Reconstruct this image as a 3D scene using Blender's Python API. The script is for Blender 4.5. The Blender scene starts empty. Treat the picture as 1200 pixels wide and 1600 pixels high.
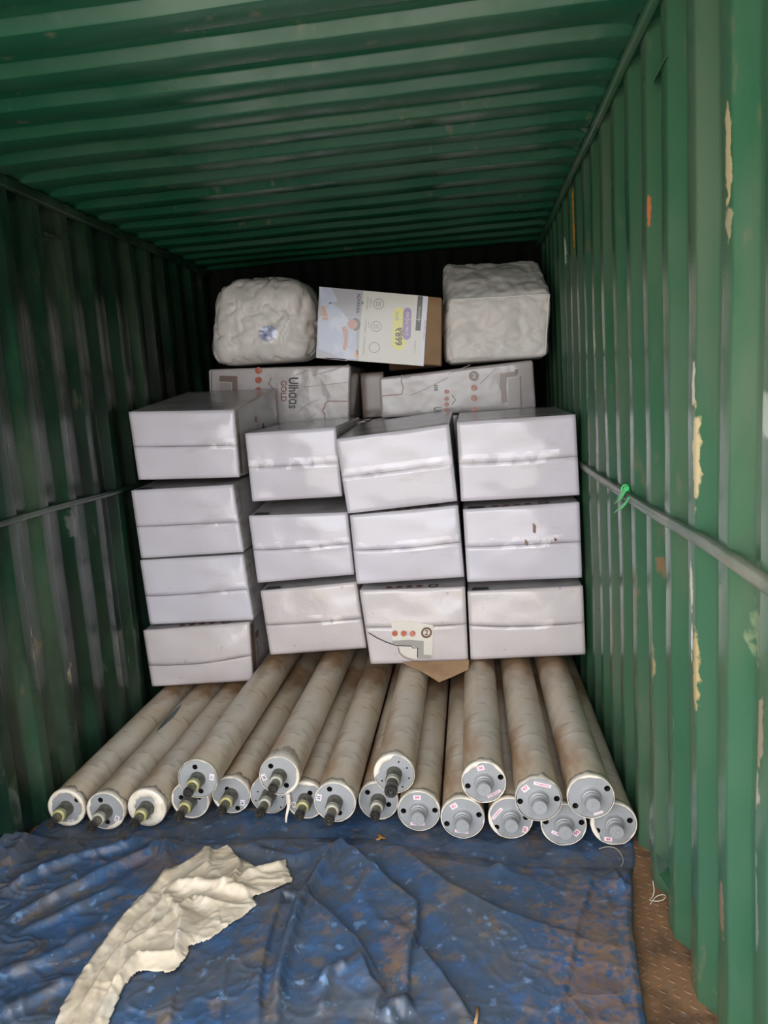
import bpy, bmesh, math, random
from math import sin, cos, pi, sqrt, radians
from mathutils import Vector, Matrix, noise

sc = bpy.context.scene
C = sc.collection

# ------------------------------------------------------------------ camera, world, light
W = 2.34          # inside width between the inner faces of the corrugated walls
HH = 2.597        # underside of the roof sheet
FZ = -0.012       # steel floor
YB, YF = 5.45, 0.45
F_PX = 1179.58
yaw, pit, rol = .1212, .1511, -.066
CAM = Vector((1.8128, 0, 1.6343))
fwd = Vector((-sin(yaw)*cos(pit), cos(yaw)*cos(pit), -sin(pit)))
rt0 = Vector((cos(yaw), sin(yaw), 0)); up0 = rt0.cross(fwd)
rt = cos(rol)*rt0 + sin(rol)*up0; up = -sin(rol)*rt0 + cos(rol)*up0
cd = bpy.data.cameras.new('camera'); cam = bpy.data.objects.new('camera', cd); C.objects.link(cam)
cd.sensor_fit = 'VERTICAL'; cd.sensor_height = 36; cd.lens = F_PX/1600*36
cd.clip_start = .02
b = -fwd
cam.matrix_world = Matrix(((rt.x, up.x, b.x, CAM.x), (rt.y, up.y, b.y, CAM.y), (rt.z, up.z, b.z, CAM.z), (0, 0, 0, 1)))
sc.camera = cam
sc.view_settings.view_transform = 'Standard'; sc.view_settings.look = 'None'
sc.view_settings.gamma = 1; sc.view_settings.use_curve_mapping = False
sc.view_settings.exposure = 0.0

wd = bpy.data.worlds.new('world'); sc.world = wd; wd.use_nodes = True
nt = wd.node_tree; nt.nodes.clear()
def wn(t): return nt.nodes.new(t)
geo = wn('ShaderNodeTexCoord'); sep = wn('ShaderNodeSeparateXYZ'); nt.links.new(geo.outputs['Generated'], sep.inputs[0])
# sky above, pale yard below
mr = wn('ShaderNodeMapRange'); mr.inputs[1].default_value = -.04; mr.inputs[2].default_value = .06
nt.links.new(sep.outputs[2], mr.inputs[0])
mx = wn('ShaderNodeMix'); mx.data_type = 'RGBA'
mx.inputs[6].default_value = (.56, .52, .47, 1); mx.inputs[7].default_value = (.95, .96, 1.0, 1)
nt.links.new(mr.outputs[0], mx.inputs[0])
# the open sky is brighter on the left side of the doorway
lr = wn('ShaderNodeMapRange'); lr.inputs[1].default_value = .5; lr.inputs[2].default_value = -.7
lr.inputs[3].default_value = .8; lr.inputs[4].default_value = 1.18
nt.links.new(sep.outputs[0], lr.inputs[0])
mu = wn('ShaderNodeMath'); mu.operation = 'MULTIPLY'; mu.inputs[1].default_value = 6.6
nt.links.new(lr.outputs[0], mu.inputs[0])
bg = wn('ShaderNodeBackground'); wo = wn('ShaderNodeOutputWorld')
nt.links.new(mx.outputs[2], bg.inputs[0]); nt.links.new(mu.outputs[0], bg.inputs[1]); nt.links.new(bg.outputs[0], wo.inputs[0])
# portal in the open doorway: only guides the sky light in
pl = bpy.data.lights.new('doorway_portal', 'AREA'); pl.shape = 'RECTANGLE'; pl.size = W+.1; pl.size_y = HH+.1
po = bpy.data.objects.new('doorway_portal', pl); C.objects.link(po)
po.location = (W/2, YF-.01, HH/2); po.rotation_euler = (radians(90), 0, 0)
pl.cycles.is_portal = True

def ray(x, y): return fwd + (x-600)/F_PX*rt - (y-800)/F_PX*up
def aty(x, y, Y): d = ray(x, y); return CAM + d*(Y/d.y)
def atz(x, y, z): d = ray(x, y); return CAM + d*((z-CAM.z)/d.z)
def atx(x, y, X): d = ray(x, y); return CAM + d*((X-CAM.x)/d.x)

# ------------------------------------------------------------------ helpers
def s2l(r, g, b):
    f = lambda c: (c/255/12.92) if c/255 <= .04045 else ((c/255+.055)/1.055)**2.4
    return (f(r), f(g), f(b))

class M:
    """small node-material builder"""
    def __init__(s, name, col, rough=.6, metal=0, coat=0, coatr=.15, spec=.5):
        s.m = bpy.data.materials.new(name); s.m.use_nodes = True
        s.t = s.m.node_tree; s.n = s.t.nodes; s.l = s.t.links
        s.p = s.n['Principled BSDF']
        s.p.inputs['Roughness'].default_value = rough; s.p.inputs['Metallic'].default_value = metal
        s.p.inputs['Coat Weight'].default_value = coat; s.p.inputs['Coat Roughness'].default_value = coatr
        s.p.inputs['Specular IOR Level'].default_value = spec
        rgb = s.n.new('ShaderNodeRGB'); rgb.outputs[0].default_value = (*col, 1)
        s.c = rgb.outputs[0]; s.l.new(s.c, s.p.inputs['Base Color'])
        s.tc = s.n.new('ShaderNodeTexCoord'); s.co = s.tc.outputs['Object']
        s.h = None
    def noise(s, scale, stretch=(1, 1, 1), detail=6, rough=.55, dist=0, off=(0, 0, 0)):
        mp = s.n.new('ShaderNodeMapping'); mp.inputs['Scale'].default_value = stretch; mp.inputs['Location'].default_value = off
        s.l.new(s.co, mp.inputs[0])
        n = s.n.new('ShaderNodeTexNoise'); n.inputs['Scale'].default_value = scale; n.inputs['Detail'].default_value = detail
        n.inputs['Roughness'].default_value = rough; n.inputs['Distortion'].default_value = dist
        s.l.new(mp.outputs[0], n.inputs['Vector']); return n.outputs[0]
    def rng(s, v, lo, hi, a=0, b=1):
        r = s.n.new('ShaderNodeMapRange'); r.interpolation_type = 'SMOOTHSTEP'
        for i, x in enumerate((lo, hi, a, b)): r.inputs[i+1].default_value = x
        s.l.new(v, r.inputs[0]); return r.outputs[0]
    def math(s, op, a, b=None):
        m = s.n.new('ShaderNodeMath'); m.operation = op
        for i, v in enumerate((a, b)):
            if v is None: continue
            if isinstance(v, (int, float)): m.inputs[i].default_value = v
            else: s.l.new(v, m.inputs[i])
        return m.outputs[0]
    def mixc(s, fac, col):
        x = s.n.new('ShaderNodeMix'); x.data_type = 'RGBA'
        s.l.new(fac, x.inputs[0]); s.l.new(s.c, x.inputs[6]); x.inputs[7].default_value = (*col, 1)
        s.c = x.outputs[2]; s.l.new(s.c, s.p.inputs['Base Color']); return s
    def layer(s, col, scale, lo, hi, amt=1, stretch=(1, 1, 1), detail=6, off=(0, 0, 0), dist=0):
        return s.mixc(s.rng(s.noise(scale, stretch, detail, off=off, dist=dist), lo, hi, 0, amt), col)
    def spot(s, c, r, col, amt=1, rag=.9, scale=30, soft=.35):
        """a chip or scrape with its own shape: ragged ellipsoid round c with radii r"""
        a = s.n.new('ShaderNodeVectorMath'); a.operation = 'SUBTRACT'; a.inputs[1].default_value = c; s.l.new(s.co, a.inputs[0])
        d = s.n.new('ShaderNodeVectorMath'); d.operation = 'DIVIDE'; d.inputs[1].default_value = r; s.l.new(a.outputs[0], d.inputs[0])
        L = s.n.new('ShaderNodeVectorMath'); L.operation = 'LENGTH'; s.l.new(d.outputs[0], L.inputs[0])
        nn = s.noise(scale, off=(c[1]*7, c[2]*5, 0))
        v = s.math('ADD', L.outputs['Value'], s.math('MULTIPLY', s.math('SUBTRACT', nn, .5), rag*2.6))
        return s.mixc(s.rng(v, 1, 1-soft, 0, amt), col)
    def bump(s, scale, strength=.3, dist=.002, stretch=(1, 1, 1), detail=6, h=None):
        bn = s.n.new('ShaderNodeBump'); bn.inputs['Strength'].default_value = strength; bn.inputs['Distance'].default_value = dist
        s.l.new(h if h is not None else s.noise(scale, stretch, detail), bn.inputs['Height'])
        if s.h is not None: s.l.new(s.h, bn.inputs['Normal'])
        s.h = bn.outputs[0]; s.l.new(s.h, s.p.inputs['Normal']); s.l.new(s.h, s.p.inputs['Coat Normal']); return s
    def roughn(s, scale, a, b, lo=.35, hi=.65, stretch=(1, 1, 1)):
        s.l.new(s.rng(s.noise(scale, stretch), lo, hi, a, b), s.p.inputs['Roughness']); return s

def crumple(m, scale, dist, stretch=(1, 1, 1), warp=.25, strength=1):
    """sharp crease network as bump"""
    n_ = m.n.new('ShaderNodeTexNoise'); n_.inputs['Scale'].default_value = scale*.6; n_.inputs['Detail'].default_value = 3; m.l.new(m.co, n_.inputs['Vector'])
    a = m.n.new('ShaderNodeVectorMath'); a.operation = 'SCALE'; a.inputs['Scale'].default_value = warp; m.l.new(n_.outputs['Color'], a.inputs[0])
    b_ = m.n.new('ShaderNodeVectorMath'); b_.operation = 'ADD'; m.l.new(m.co, b_.inputs[0]); m.l.new(a.outputs[0], b_.inputs[1])
    mp = m.n.new('ShaderNodeMapping'); mp.inputs['Scale'].default_value = stretch; m.l.new(b_.outputs[0], mp.inputs[0])
    v = m.n.new('ShaderNodeTexVoronoi'); v.feature = 'F1'; v.inputs['Scale'].default_value = scale; m.l.new(mp.outputs[0], v.inputs['Vector'])
    m.bump(1, strength, dist, h=v.outputs['Distance']); return m
def mesh_obj(name, verts, faces, mat, parent=None, smooth=True, mats=None, fm=None):
    me = bpy.data.meshes.new(name); me.from_pydata([tuple(v) for v in verts], [], faces); me.update()
    o = bpy.data.objects.new(name, me); C.objects.link(o)
    for m in (mats or [mat]): me.materials.append(m.m if isinstance(m, M) else m)
    if fm: me.polygons.foreach_set('material_index', fm)
    me.polygons.foreach_set('use_smooth', [smooth]*len(me.polygons))
    if parent: o.parent = parent
    return o
def recalc(o):
    bm = bmesh.new(); bm.from_mesh(o.data); bmesh.ops.recalc_face_normals(bm, faces=bm.faces); bm.to_mesh(o.data); bm.free(); return o
def autosmooth(o, ang=35):
    me = o.data; bm = bmesh.new(); bm.from_mesh(me)
    for e in bm.edges:
        if len(e.link_faces) == 2 and e.calc_face_angle(0) > radians(ang): e.smooth = False
    bm.to_mesh(me); bm.free(); return o
def thing(name, label, cat, loc=(0, 0, 0), group=None):
    o = bpy.data.objects.new(name, None); C.objects.link(o); o.location = loc; o.empty_display_size = .1
    return tag(o, label, cat, group)
def tag(o, label, cat, group=None):
    o['label'] = label; o['category'] = cat
    if group: o['group'] = group
    return o
def struct(o): o['kind'] = 'structure'; return o

def grid_faces(nu, nv, close_u=False, base=0):
    f = []
    for i in range(nu if close_u else nu-1):
        for j in range(nv-1):
            a = base+i*nv+j; c = base+((i+1) % nu)*nv+j
            f.append((a, c, c+1, a+1))
    return f
def tube(path, r, n=8, taper=None):
    """verts, faces of a tube along a list of points"""
    path = [Vector(p) for p in path]; V = []; N = len(path)
    side = None
    for i, p in enumerate(path):
        t = (path[min(i+1, N-1)]-path[max(i-1, 0)]).normalized()
        if side is None:
            side = t.orthogonal().normalized()
        side = (side - t*side.dot(t)).normalized(); s2 = t.cross(side)
        rr = r*(taper[i] if taper else 1)
        for k in range(n):
            a = 2*pi*k/n; V.append(p+side*cos(a)*rr+s2*sin(a)*rr)
    F = []
    for i in range(N-1):
        for k in range(n):
            F.append((i*n+k, i*n+(k+1) % n, (i+1)*n+(k+1) % n, (i+1)*n+k))
    F.append(tuple(range(n))[::-1]); F.append(tuple((N-1)*n+k for k in range(n)))
    return V, F
def lathe(prof, n=48, y0=0):
    """profile of (radius, y) spun round the y axis"""
    V = []; F = []; m = len(prof)
    for i in range(n):
        a = 2*pi*i/n
        for r, y in prof: V.append((r*cos(a), y+y0, r*sin(a)))
    for i in range(n):
        for j in range(m-1):
            a = i*m+j; c = ((i+1) % n)*m+j
            F.append((a, a+1, c+1, c))
    if prof[0][0] > 1e-5: F.append(tuple(i*m for i in range(n)))
    if prof[-1][0] > 1e-5: F.append(tuple(i*m+m-1 for i in range(n))[::-1])
    return V, F
def cubesurf(n, h, r):
    """surface grid of a box with half sizes h, rounded r, as (unit coords, faces, face ids)"""
    ax = []
    for a in range(3):
        rr = min(r, h[a]*.95)
        e = [-h[a], -h[a]+rr*.18, -h[a]+rr*.42, -h[a]+rr*.7, -h[a]+rr]
        m = n[a]; mid = [(-h[a]+rr)+(2*h[a]-2*rr)*k/m for k in range(1, m)]
        ax.append(e+mid+[-t for t in e[::-1]])
    idx = {}; V = []
    def vid(i, j, k):
        q = (i, j, k)
        if q not in idx:
            s = Vector((ax[0][i], ax[1][j], ax[2][k]))
            inn = Vector([max(-(h[t]-r), min(h[t]-r, s[t])) for t in range(3)]); d = s-inn
            if d.length > 1e-9: s = inn+d.normalized()*r
            idx[q] = len(V); V.append(Vector([s[t]/h[t] for t in range(3)]))
        return idx[q]
    F = []; fid = []
    L = [len(a) for a in ax]
    for a in range(3):
        u, v = (a+1) % 3, (a+2) % 3
        for side in (0, L[a]-1):
            for i in range(L[u]-1):
                for j in range(L[v]-1):
                    q = []
                    for di, dj in ((0, 0), (1, 0), (1, 1), (0, 1)):
                        t = [0, 0, 0]; t[a] = side; t[u] = i+di; t[v] = j+dj; q.append(vid(*t))
                    if side == 0: q = q[::-1]
                    F.append(tuple(q)); fid.append(a*2+(1 if side else 0))
    return V, F, fid
def tril(c, P):
    """P[(sx,sy,sz)] corner dict with s in 0/1"""
    x, y, z = [(t+1)/2 for t in c]; o = Vector((0, 0, 0))
    for (a, b_, d), p in P.items():
        w = (x if a else 1-x)*(y if b_ else 1-y)*(z if d else 1-z); o += Vector(p)*w
    return o
def fbm(p, o=4): return noise.fractal(p, .6, 2.1, o)
def ridged(p): return 1-abs(noise.noise(p))*2

def text_mesh(s, size, mat, parent, place, name='printed_text', bold=False, align='CENTER', sx=1):
    """real lettering: font outline turned into a mesh, placed by place(u, v) -> point"""
    cu = bpy.data.curves.new(name, 'FONT'); cu.body = s; cu.size = size; cu.align_x = align; cu.align_y = 'CENTER'
    cu.offset = size*.02 if bold else 0; cu.resolution_u = 3
    o = bpy.data.objects.new(name, cu); C.objects.link(o)
    bpy.context.view_layer.update()
    dg = bpy.context.evaluated_depsgraph_get(); me = bpy.data.meshes.new_from_object(o.evaluated_get(dg))
    bpy.data.objects.remove(o); bpy.data.curves.remove(cu)
    for v in me.vertices: v.co = place(v.co.x*sx, v.co.y)
    me.materials.clear(); me.materials.append(mat.m)
    r = bpy.data.objects.new(name, me); C.objects.link(r); r.parent = parent
    return r
def flat_poly(name, pts, mat, parent, place):
    bm = bmesh.new(); vs = [bm.verts.new(place(x, y)) for x, y in pts]; f = bm.faces.new(vs); f.normal_update()
    bmesh.ops.triangulate(bm, faces=[f])
    me = bpy.data.meshes.new(name); bm.to_mesh(me); bm.free(); me.materials.append(mat.m)
    o = bpy.data.objects.new(name, me); C.objects.link(o); o.parent = parent; return o
def circ(cx, cy, rx, ry=None, n=24, a0=0, a1=2*pi):
    ry = ry or rx; return [(cx+rx*cos(a0+(a1-a0)*i/n), cy+ry*sin(a0+(a1-a0)*i/n)) for i in range(n+(1 if a1-a0 < 6.2 else 0))]
def ring_poly(name, cx, cy, r0, r1, mat, parent, place, n=28):
    V = []; F = []
    for i in range(n):
        a = 2*pi*i/n; V += [place(cx+r0*cos(a), cy+r0*sin(a)), place(cx+r1*cos(a), cy+r1*sin(a))]
        j = (i+1) % n; F.append((2*i, 2*i+1, 2*j+1, 2*j))
    return mesh_obj(name, V, F, mat, parent)
def stroke(name, pts, w, mat, parent, place):
    V = []; F = []
    for i, p in enumerate(pts):
        a = pts[max(i-1, 0)]; c = pts[min(i+1, len(pts)-1)]
        d = Vector((c[0]-a[0], c[1]-a[1])).normalized(); n_ = Vector((-d.y, d.x))*w/2
        V += [place(p[0]+n_.x, p[1]+n_.y), place(p[0]-n_.x, p[1]-n_.y)]
        if i: F.append((2*i-2, 2*i-1, 2*i+1, 2*i))
    return mesh_obj(name, V, F, mat, parent)

# ------------------------------------------------------------------ materials
GREEN = s2l(56, 94, 69)
def green_paint(name, stretch, dust=.5, base=GREEN):
    m = M(name, base, rough=.34, coat=.35, coatr=.16)
    m.layer(s2l(84, 100, 80), 2.2, .46, .66, dust*1.5, stretch)
    m.layer(s2l(30, 84, 55), 5, .5, .75, .5, stretch, off=(3, 1, 2))
    m.layer(s2l(110, 104, 84), 16, .62, .74, .45, (1, 1, .35), off=(1, 5, 2))
    m.layer(s2l(120, 160, 135), 60, .70, .76, .35, (1, 1, .12), off=(9, 5, 2))
    m.bump(7, .35, .004).bump(70, .12, .001)
    m.roughn(3, .22, .48)
    return m
m_right = green_paint('green_wall_paint_right', (1, 1, .35))
m_left = green_paint('green_wall_paint_left_shaded', (1, 1, .35), .35, s2l(16, 44, 30)).layer(s2l(24, 28, 24), 3, .45, .65, .8, (1, 1, .3), off=(8, 1, 5))  # left wall green darkened for its shade as well as its dirt
m_roof = green_paint('green_roof_paint', (.35, 1, 1), .12, s2l(20, 76, 53))
m_roof.p.inputs['Coat Weight'].default_value = .1; m_roof.p.inputs['Specular IOR Level'].default_value = .35
m_end = M('shaded_end_panel', s2l(12, 16, 13), .8, spec=.2).layer(s2l(7, 8, 7), 3, .4, .65, .9)  # near-black colour stands in for the deep shade at the far end
BEIGE = s2l(188, 170, 130)
def yz(px, py, X=W): p = atx(px, py, X); return (X, p.y, p.z)
for (px, py0, py1, wy, col, amt) in [
        (1134, 165, 320, .032, BEIGE, 1), (1134, 325, 375, .032, s2l(160, 150, 118), 1),
        (1083, 570, 640, .022, s2l(205, 198, 180), 1), (1086, 640, 790, .030, BEIGE, 1),
        (1080, 880, 950, .020, s2l(200, 195, 175), 1), (1086, 985, 1110, .030, s2l(178, 155, 110), 1),
        (1081, 975, 1030, .012, s2l(225, 225, 215), 1),
        (1011, 296, 362, .014, s2l(190, 100, 60), .9), (890, 290, 400, .010, s2l(190, 130, 40), .9),
        (881, 370, 415, .016, s2l(190, 205, 190), .8), (928, 515, 560, .05, s2l(185, 190, 170), .8),
        (880, 575, 600, .05, s2l(185, 190, 170), .7), (892, 595, 615, .05, s2l(185, 190, 170), .7),
        (1001, 485, 540, .03, s2l(150, 165, 145), .7), (1192, 610, 690, .05, s2l(170, 180, 165), .8),
        (1186, 1090, 1200, .03, s2l(165, 140, 120), .8), (1182, 1210, 1260, .03, s2l(180, 165, 150), .8),
        (1126, 1380, 1460, .03, s2l(150, 120, 95), .8), (1160, 960, 1050, .09, s2l(140, 150, 115), .5),
        (1021, 870, 900, .05, s2l(140, 95, 70), .6), (990, 880, 1000, .05, s2l(125, 100, 75), .5),
        (1017, 1010, 1060, .03, s2l(165, 150, 110), .8), (1182, 1330, 1500, .02, s2l(150, 160, 150), .5)]:
    c = yz(px, (py0+py1)/2); t0 = yz(px, py0); t1 = yz(px, py1)
    m_right.spot((W, c[1], c[2]), (.3, wy*.62, abs(t0[2]-t1[2])/2*1.15), col, amt*.92, .8, 34)
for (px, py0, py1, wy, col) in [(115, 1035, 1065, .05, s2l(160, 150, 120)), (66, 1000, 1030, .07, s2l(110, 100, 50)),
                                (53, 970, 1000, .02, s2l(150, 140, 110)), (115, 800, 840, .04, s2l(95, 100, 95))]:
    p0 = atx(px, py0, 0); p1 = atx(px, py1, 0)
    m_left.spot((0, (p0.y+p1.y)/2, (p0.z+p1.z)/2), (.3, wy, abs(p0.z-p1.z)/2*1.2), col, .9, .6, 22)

m_rail = M('rail_paint', s2l(70, 92, 75), .42, coat=.2).layer(s2l(125, 122, 108), 9, .42, .66, .8, (1, .4, 1)).layer(s2l(120, 85, 60), 25, .6, .72, .6).bump(30, .3, .002)
m_floor = M('rusty_steel', s2l(128, 94, 66), .72).layer(s2l(70, 50, 36), 6, .45, .65, .8).layer(s2l(140, 100, 62), 14, .5, .7, .6).layer(s2l(110, 100, 84), 50, .55, .7, .5).bump(120, .3, .001)

m_card = M('white_carton_board', s2l(214, 209, 218), .42, coat=.75, coatr=.13, spec=.4)
m_card.layer(s2l(205, 198, 196), 4, .5, .75, .5).layer(s2l(165, 150, 135), 22, .70, .78, .6).layer(s2l(185, 175, 170), 3, .55, .7, .4, (1, 1, 4), off=(4, 2, 7))
m_card.bump(3.0, 1, .034, (1, 1, 1.5), 1).bump(13, .35, .004, detail=3)
m_cardw = M('warm_white_carton_board', s2l(212, 203, 203), .42, coat=.75, coatr=.14, spec=.4)
m_cardw.layer(s2l(205, 190, 178), 5, .5, .7, .5).layer(s2l(150, 125, 100), 24, .66, .76, .7)
m_cardw.bump(3.0, 1, .04, (1, 1, 1.5), 1).bump(13, .5, .005, detail=3)
m_cards = M('carton_side_board', s2l(188, 184, 186), .38, coat=.7, coatr=.15).layer(s2l(140, 132, 128), 5, .45, .65, .6, (1, 1, 3)).bump(9, .3, .012, detail=3)
m_edge = M('kraft_edge', s2l(150, 120, 88), .8).layer(s2l(110, 85, 60), 20, .45, .65, .6)
m_kraft = M('kraft_board', s2l(160, 128, 96), .75).layer(s2l(130, 100, 72), 9, .45, .7, .5).bump(14, .2, .003)
m_dkraft = M('dark_kraft_board', s2l(112, 84, 60), .8).layer(s2l(70, 52, 40), 7, .45, .7, .6)
m_prn = M('printed_carton_board', s2l(205, 198, 198), .36, coat=.8, coatr=.12)
crumple(m_prn, 8, .0022, warp=.2)
m_prn.layer(s2l(158, 148, 146), 3, .45, .7, .6).layer(s2l(212, 206, 206), 6, .55, .7, .5, off=(4, 4, 4)).bump(5, .5, .012, detail=2).bump(40, .15, .002)
m_red = M('red_print', s2l(128, 52, 44), .5, coat=.6).layer(s2l(170, 110, 95), 30, .45, .6, .5)
m_dred = M('dark_red_print', s2l(96, 44, 40), .5, coat=.6)
m_orng = M('orange_red_print', s2l(188, 96, 66), .5, coat=.6).layer(s2l(205, 150, 125), 40, .45, .6, .6)
m_ink = M('black_print', s2l(28, 30, 34), .45, coat=.5)
m_fink = M('faint_print_line', s2l(150, 138, 132), .5, coat=.5)
m_dkp = M('dark_green_print', s2l(60, 70, 66), .5, coat=.5)
m_tape = M('brown_print_band', s2l(128, 104, 92), .4, coat=.7)
m_pale = M('pale_print_panel', s2l(168, 158, 154), .4, coat=.7)
m_cream = M('cream_print', s2l(226, 220, 208), .35, coat=.9, coatr=.1).bump(30, .25, .003)
m_gprn = M('grey_print', s2l(168, 164, 158), .4, coat=.8)
m_gold = M('brown_gold_print', s2l(112, 80, 62), .4, coat=.6)

m_bag = M('woven_white_sack', s2l(240, 234, 230), .5, coat=.12, coatr=.3).layer(s2l(218, 218, 214), 5, .45, .7, .6).layer(s2l(242, 242, 240), 12, .5, .7, .5).bump(260, .12, .0006).bump(35, .3, .004, detail=5)
crumple(m_bag, 5, .011, (1.3, 1, .5), .35)
m_seam = M('sack_seam', s2l(238, 238, 232), .6).bump(200, .4, .001)
m_bluestick = M('pale_blue_label', s2l(170, 178, 215), .25, coat=.8).layer(s2l(215, 220, 240), 30, .45, .6, .7)

m_wrap = M('dirty_wrapped_roll', s2l(198, 182, 158), .5, coat=.25, coatr=.3)
m_wrap.layer(s2l(204, 196, 182), 3.5, .42, .65, .8, (1, .8, 1)).layer(s2l(150, 108, 66), 4, .48, .68, .8, (1, .5, 1), off=(2, 3, 1)).layer(s2l(128, 112, 94), 9, .55, .7, .5, (1, 3, 1), off=(7, 3, 1))
m_wrap.layer(s2l(214, 204, 188), 14, .60, .74, .35, (.5, 4, .5), off=(5, 5, 1)).layer(s2l(62, 50, 40), 30, .68, .76, .7)
m_wrap.layer(s2l(140, 126, 106), 2.5, .5, .66, .6, (1.5, .7, 1.5), off=(9, 9, 1)); m_wrap.bump(9, .5, .005, (.6, 2.6, .6), 5).bump(30, .3, .003)
m_plast = M('cream_plastic_wrap', s2l(230, 220, 202), .42, coat=.3, coatr=.25).layer(s2l(200, 172, 142), 22, .5, .68, .6).layer(s2l(222, 216, 204), 40, .5, .65, .6).bump(40, .5, .004)
m_steel = M('grey_painted_steel', s2l(160, 161, 162), .42, metal=.2).layer(s2l(136, 136, 134), 14, .5, .7, .5).bump(60, .08, .0008)
m_hub = M('dark_oiled_steel', s2l(104, 102, 94), .4, metal=.4).layer(s2l(70, 66, 56), 30, .45, .65, .7)
m_shaft = M('dull_shaft_steel', s2l(126, 122, 106), .38, metal=.4).layer(s2l(92, 88, 70), 40, .45, .65, .6)
m_black = M('black_end_cap', s2l(40, 38, 34), .35).layer(s2l(74, 70, 62), 40, .5, .7, .7)
m_ylw = M('yellowed_collar', s2l(168, 160, 98), .45).layer(s2l(190, 186, 150), 60, .45, .6, .7)
m_wht = M('whitish_collar', s2l(176, 172, 158), .45).layer(s2l(140, 134, 118), 60, .45, .6, .6)
m_stk = M('white_sticker', s2l(226, 216, 220), .45)
m_pink = M('pale_pink_sticker', s2l(232, 214, 218), .45)
m_rtxt = M('red_sticker_ink', s2l(196, 62, 92), .5)
m_ktxt = M('dark_sticker_ink', s2l(44, 44, 56), .5)
m_teal = M('teal_roll_core', s2l(70, 88, 90), .4).layer(s2l(40, 50, 52), 20, .5, .7, .7)

m_tarp = M('blue_tarpaulin', s2l(56, 80, 110), .5, coat=.12, coatr=.35)
m_tarp.layer(s2l(72, 79, 90), 3.2, .42, .60, .9, detail=9, dist=.5).layer(s2l(58, 94, 140), 8, .50, .70, .7, detail=10, off=(3, 8, 1), dist=.5)
m_tarp.layer(s2l(84, 82, 84), 10, .50, .66, .75, detail=10, off=(9, 2, 3), dist=.6).layer(s2l(116, 148, 186), 22, .60, .72, .6, detail=8, off=(4, 7, 3)).layer(s2l(116, 98, 76), 12, .56, .68, .55, detail=9, off=(14, 3, 5))
m_tarp.layer(s2l(160, 168, 178), 60, .66, .74, .5, off=(1, 3, 5))
crumple(m_tarp, 7, .012); crumple(m_tarp, 17, .004, warp=.1)
m_tarp.bump(26, .4, .002, detail=6).bump(420, .10, .0004)
for (x, y, rx, ry, am) in [(2.10, 2.10, .14, .26, .5), (2.08, 1.85, .12, .18, .5), (2.12, 1.6, .10, .2, .45), (1.6, 2.45, .16, .08, .35), (1.52, 1.95, .05, .15, .45), (.6, 2.4, .25, .06, .35)]:
    m_tarp.spot((x, y, 0), (rx, ry, .5), s2l(128, 96, 68), am, 2.0, 38, .7)
m_cloth = M('cream_plastic_sheeting', s2l(204, 190, 168), .5, coat=.15, coatr=.3)
m_cloth.layer(s2l(180, 162, 136), 6, .48, .68, .6).layer(s2l(216, 208, 196), 10, .52, .7, .6, off=(3, 3, 3)).bump(25, .4, .005)
crumple(m_cloth, 11, .004, warp=.2)
m_cloth.p.inputs['Subsurface Weight'].default_value = .12; m_cloth.p.inputs['Subsurface Radius'].default_value = (.01, .008, .006)
m_leaf = M('orange_leaf', s2l(206, 144, 66), .6).layer(s2l(160, 100, 40), 60, .5, .7, .6)
m_twig = M('pale_stick', s2l(160, 126, 86), .7)
m_str = M('white_string', s2l(196, 186, 168), .7)
m_rib = M('bright_green_ribbon', s2l(52, 200, 104), .4, coat=.3)
def clear(name, k, base, rough, bumps):
    m = M(name, (.9, .9, .9), rough)
    fr = m.n.new('ShaderNodeFresnel'); fr.inputs[0].default_value = 1.45
    tr = m.n.new('ShaderNodeBsdfTransparent'); gl = m.n.new('ShaderNodeBsdfGlossy'); gl.inputs['Roughness'].default_value = rough
    ms = m.n.new('ShaderNodeMixShader'); out = m.n['Material Output']
    f_ = m.math('ADD', m.math('MULTIPLY', fr.outputs[0], k), base)
    m.l.new(f_, ms.inputs[0]); m.l.new(tr.outputs[0], ms.inputs[1]); m.l.new(gl.outputs[0], ms.inputs[2]); m.l.new(ms.outputs[0], out.inputs['Surface'])
    for b_ in bumps: m.bump(*b_)
    m.l.new(m.h, gl.inputs['Normal']); return m
m_film = clear('clear_film', .6, .03, .12, [(10, .8, .02)])
m_ctape = clear('clear_packing_tape', .7, .035, .1, [(4, 1, .05, (1, 1, 1), 2), (24, .5, .004)])

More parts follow.
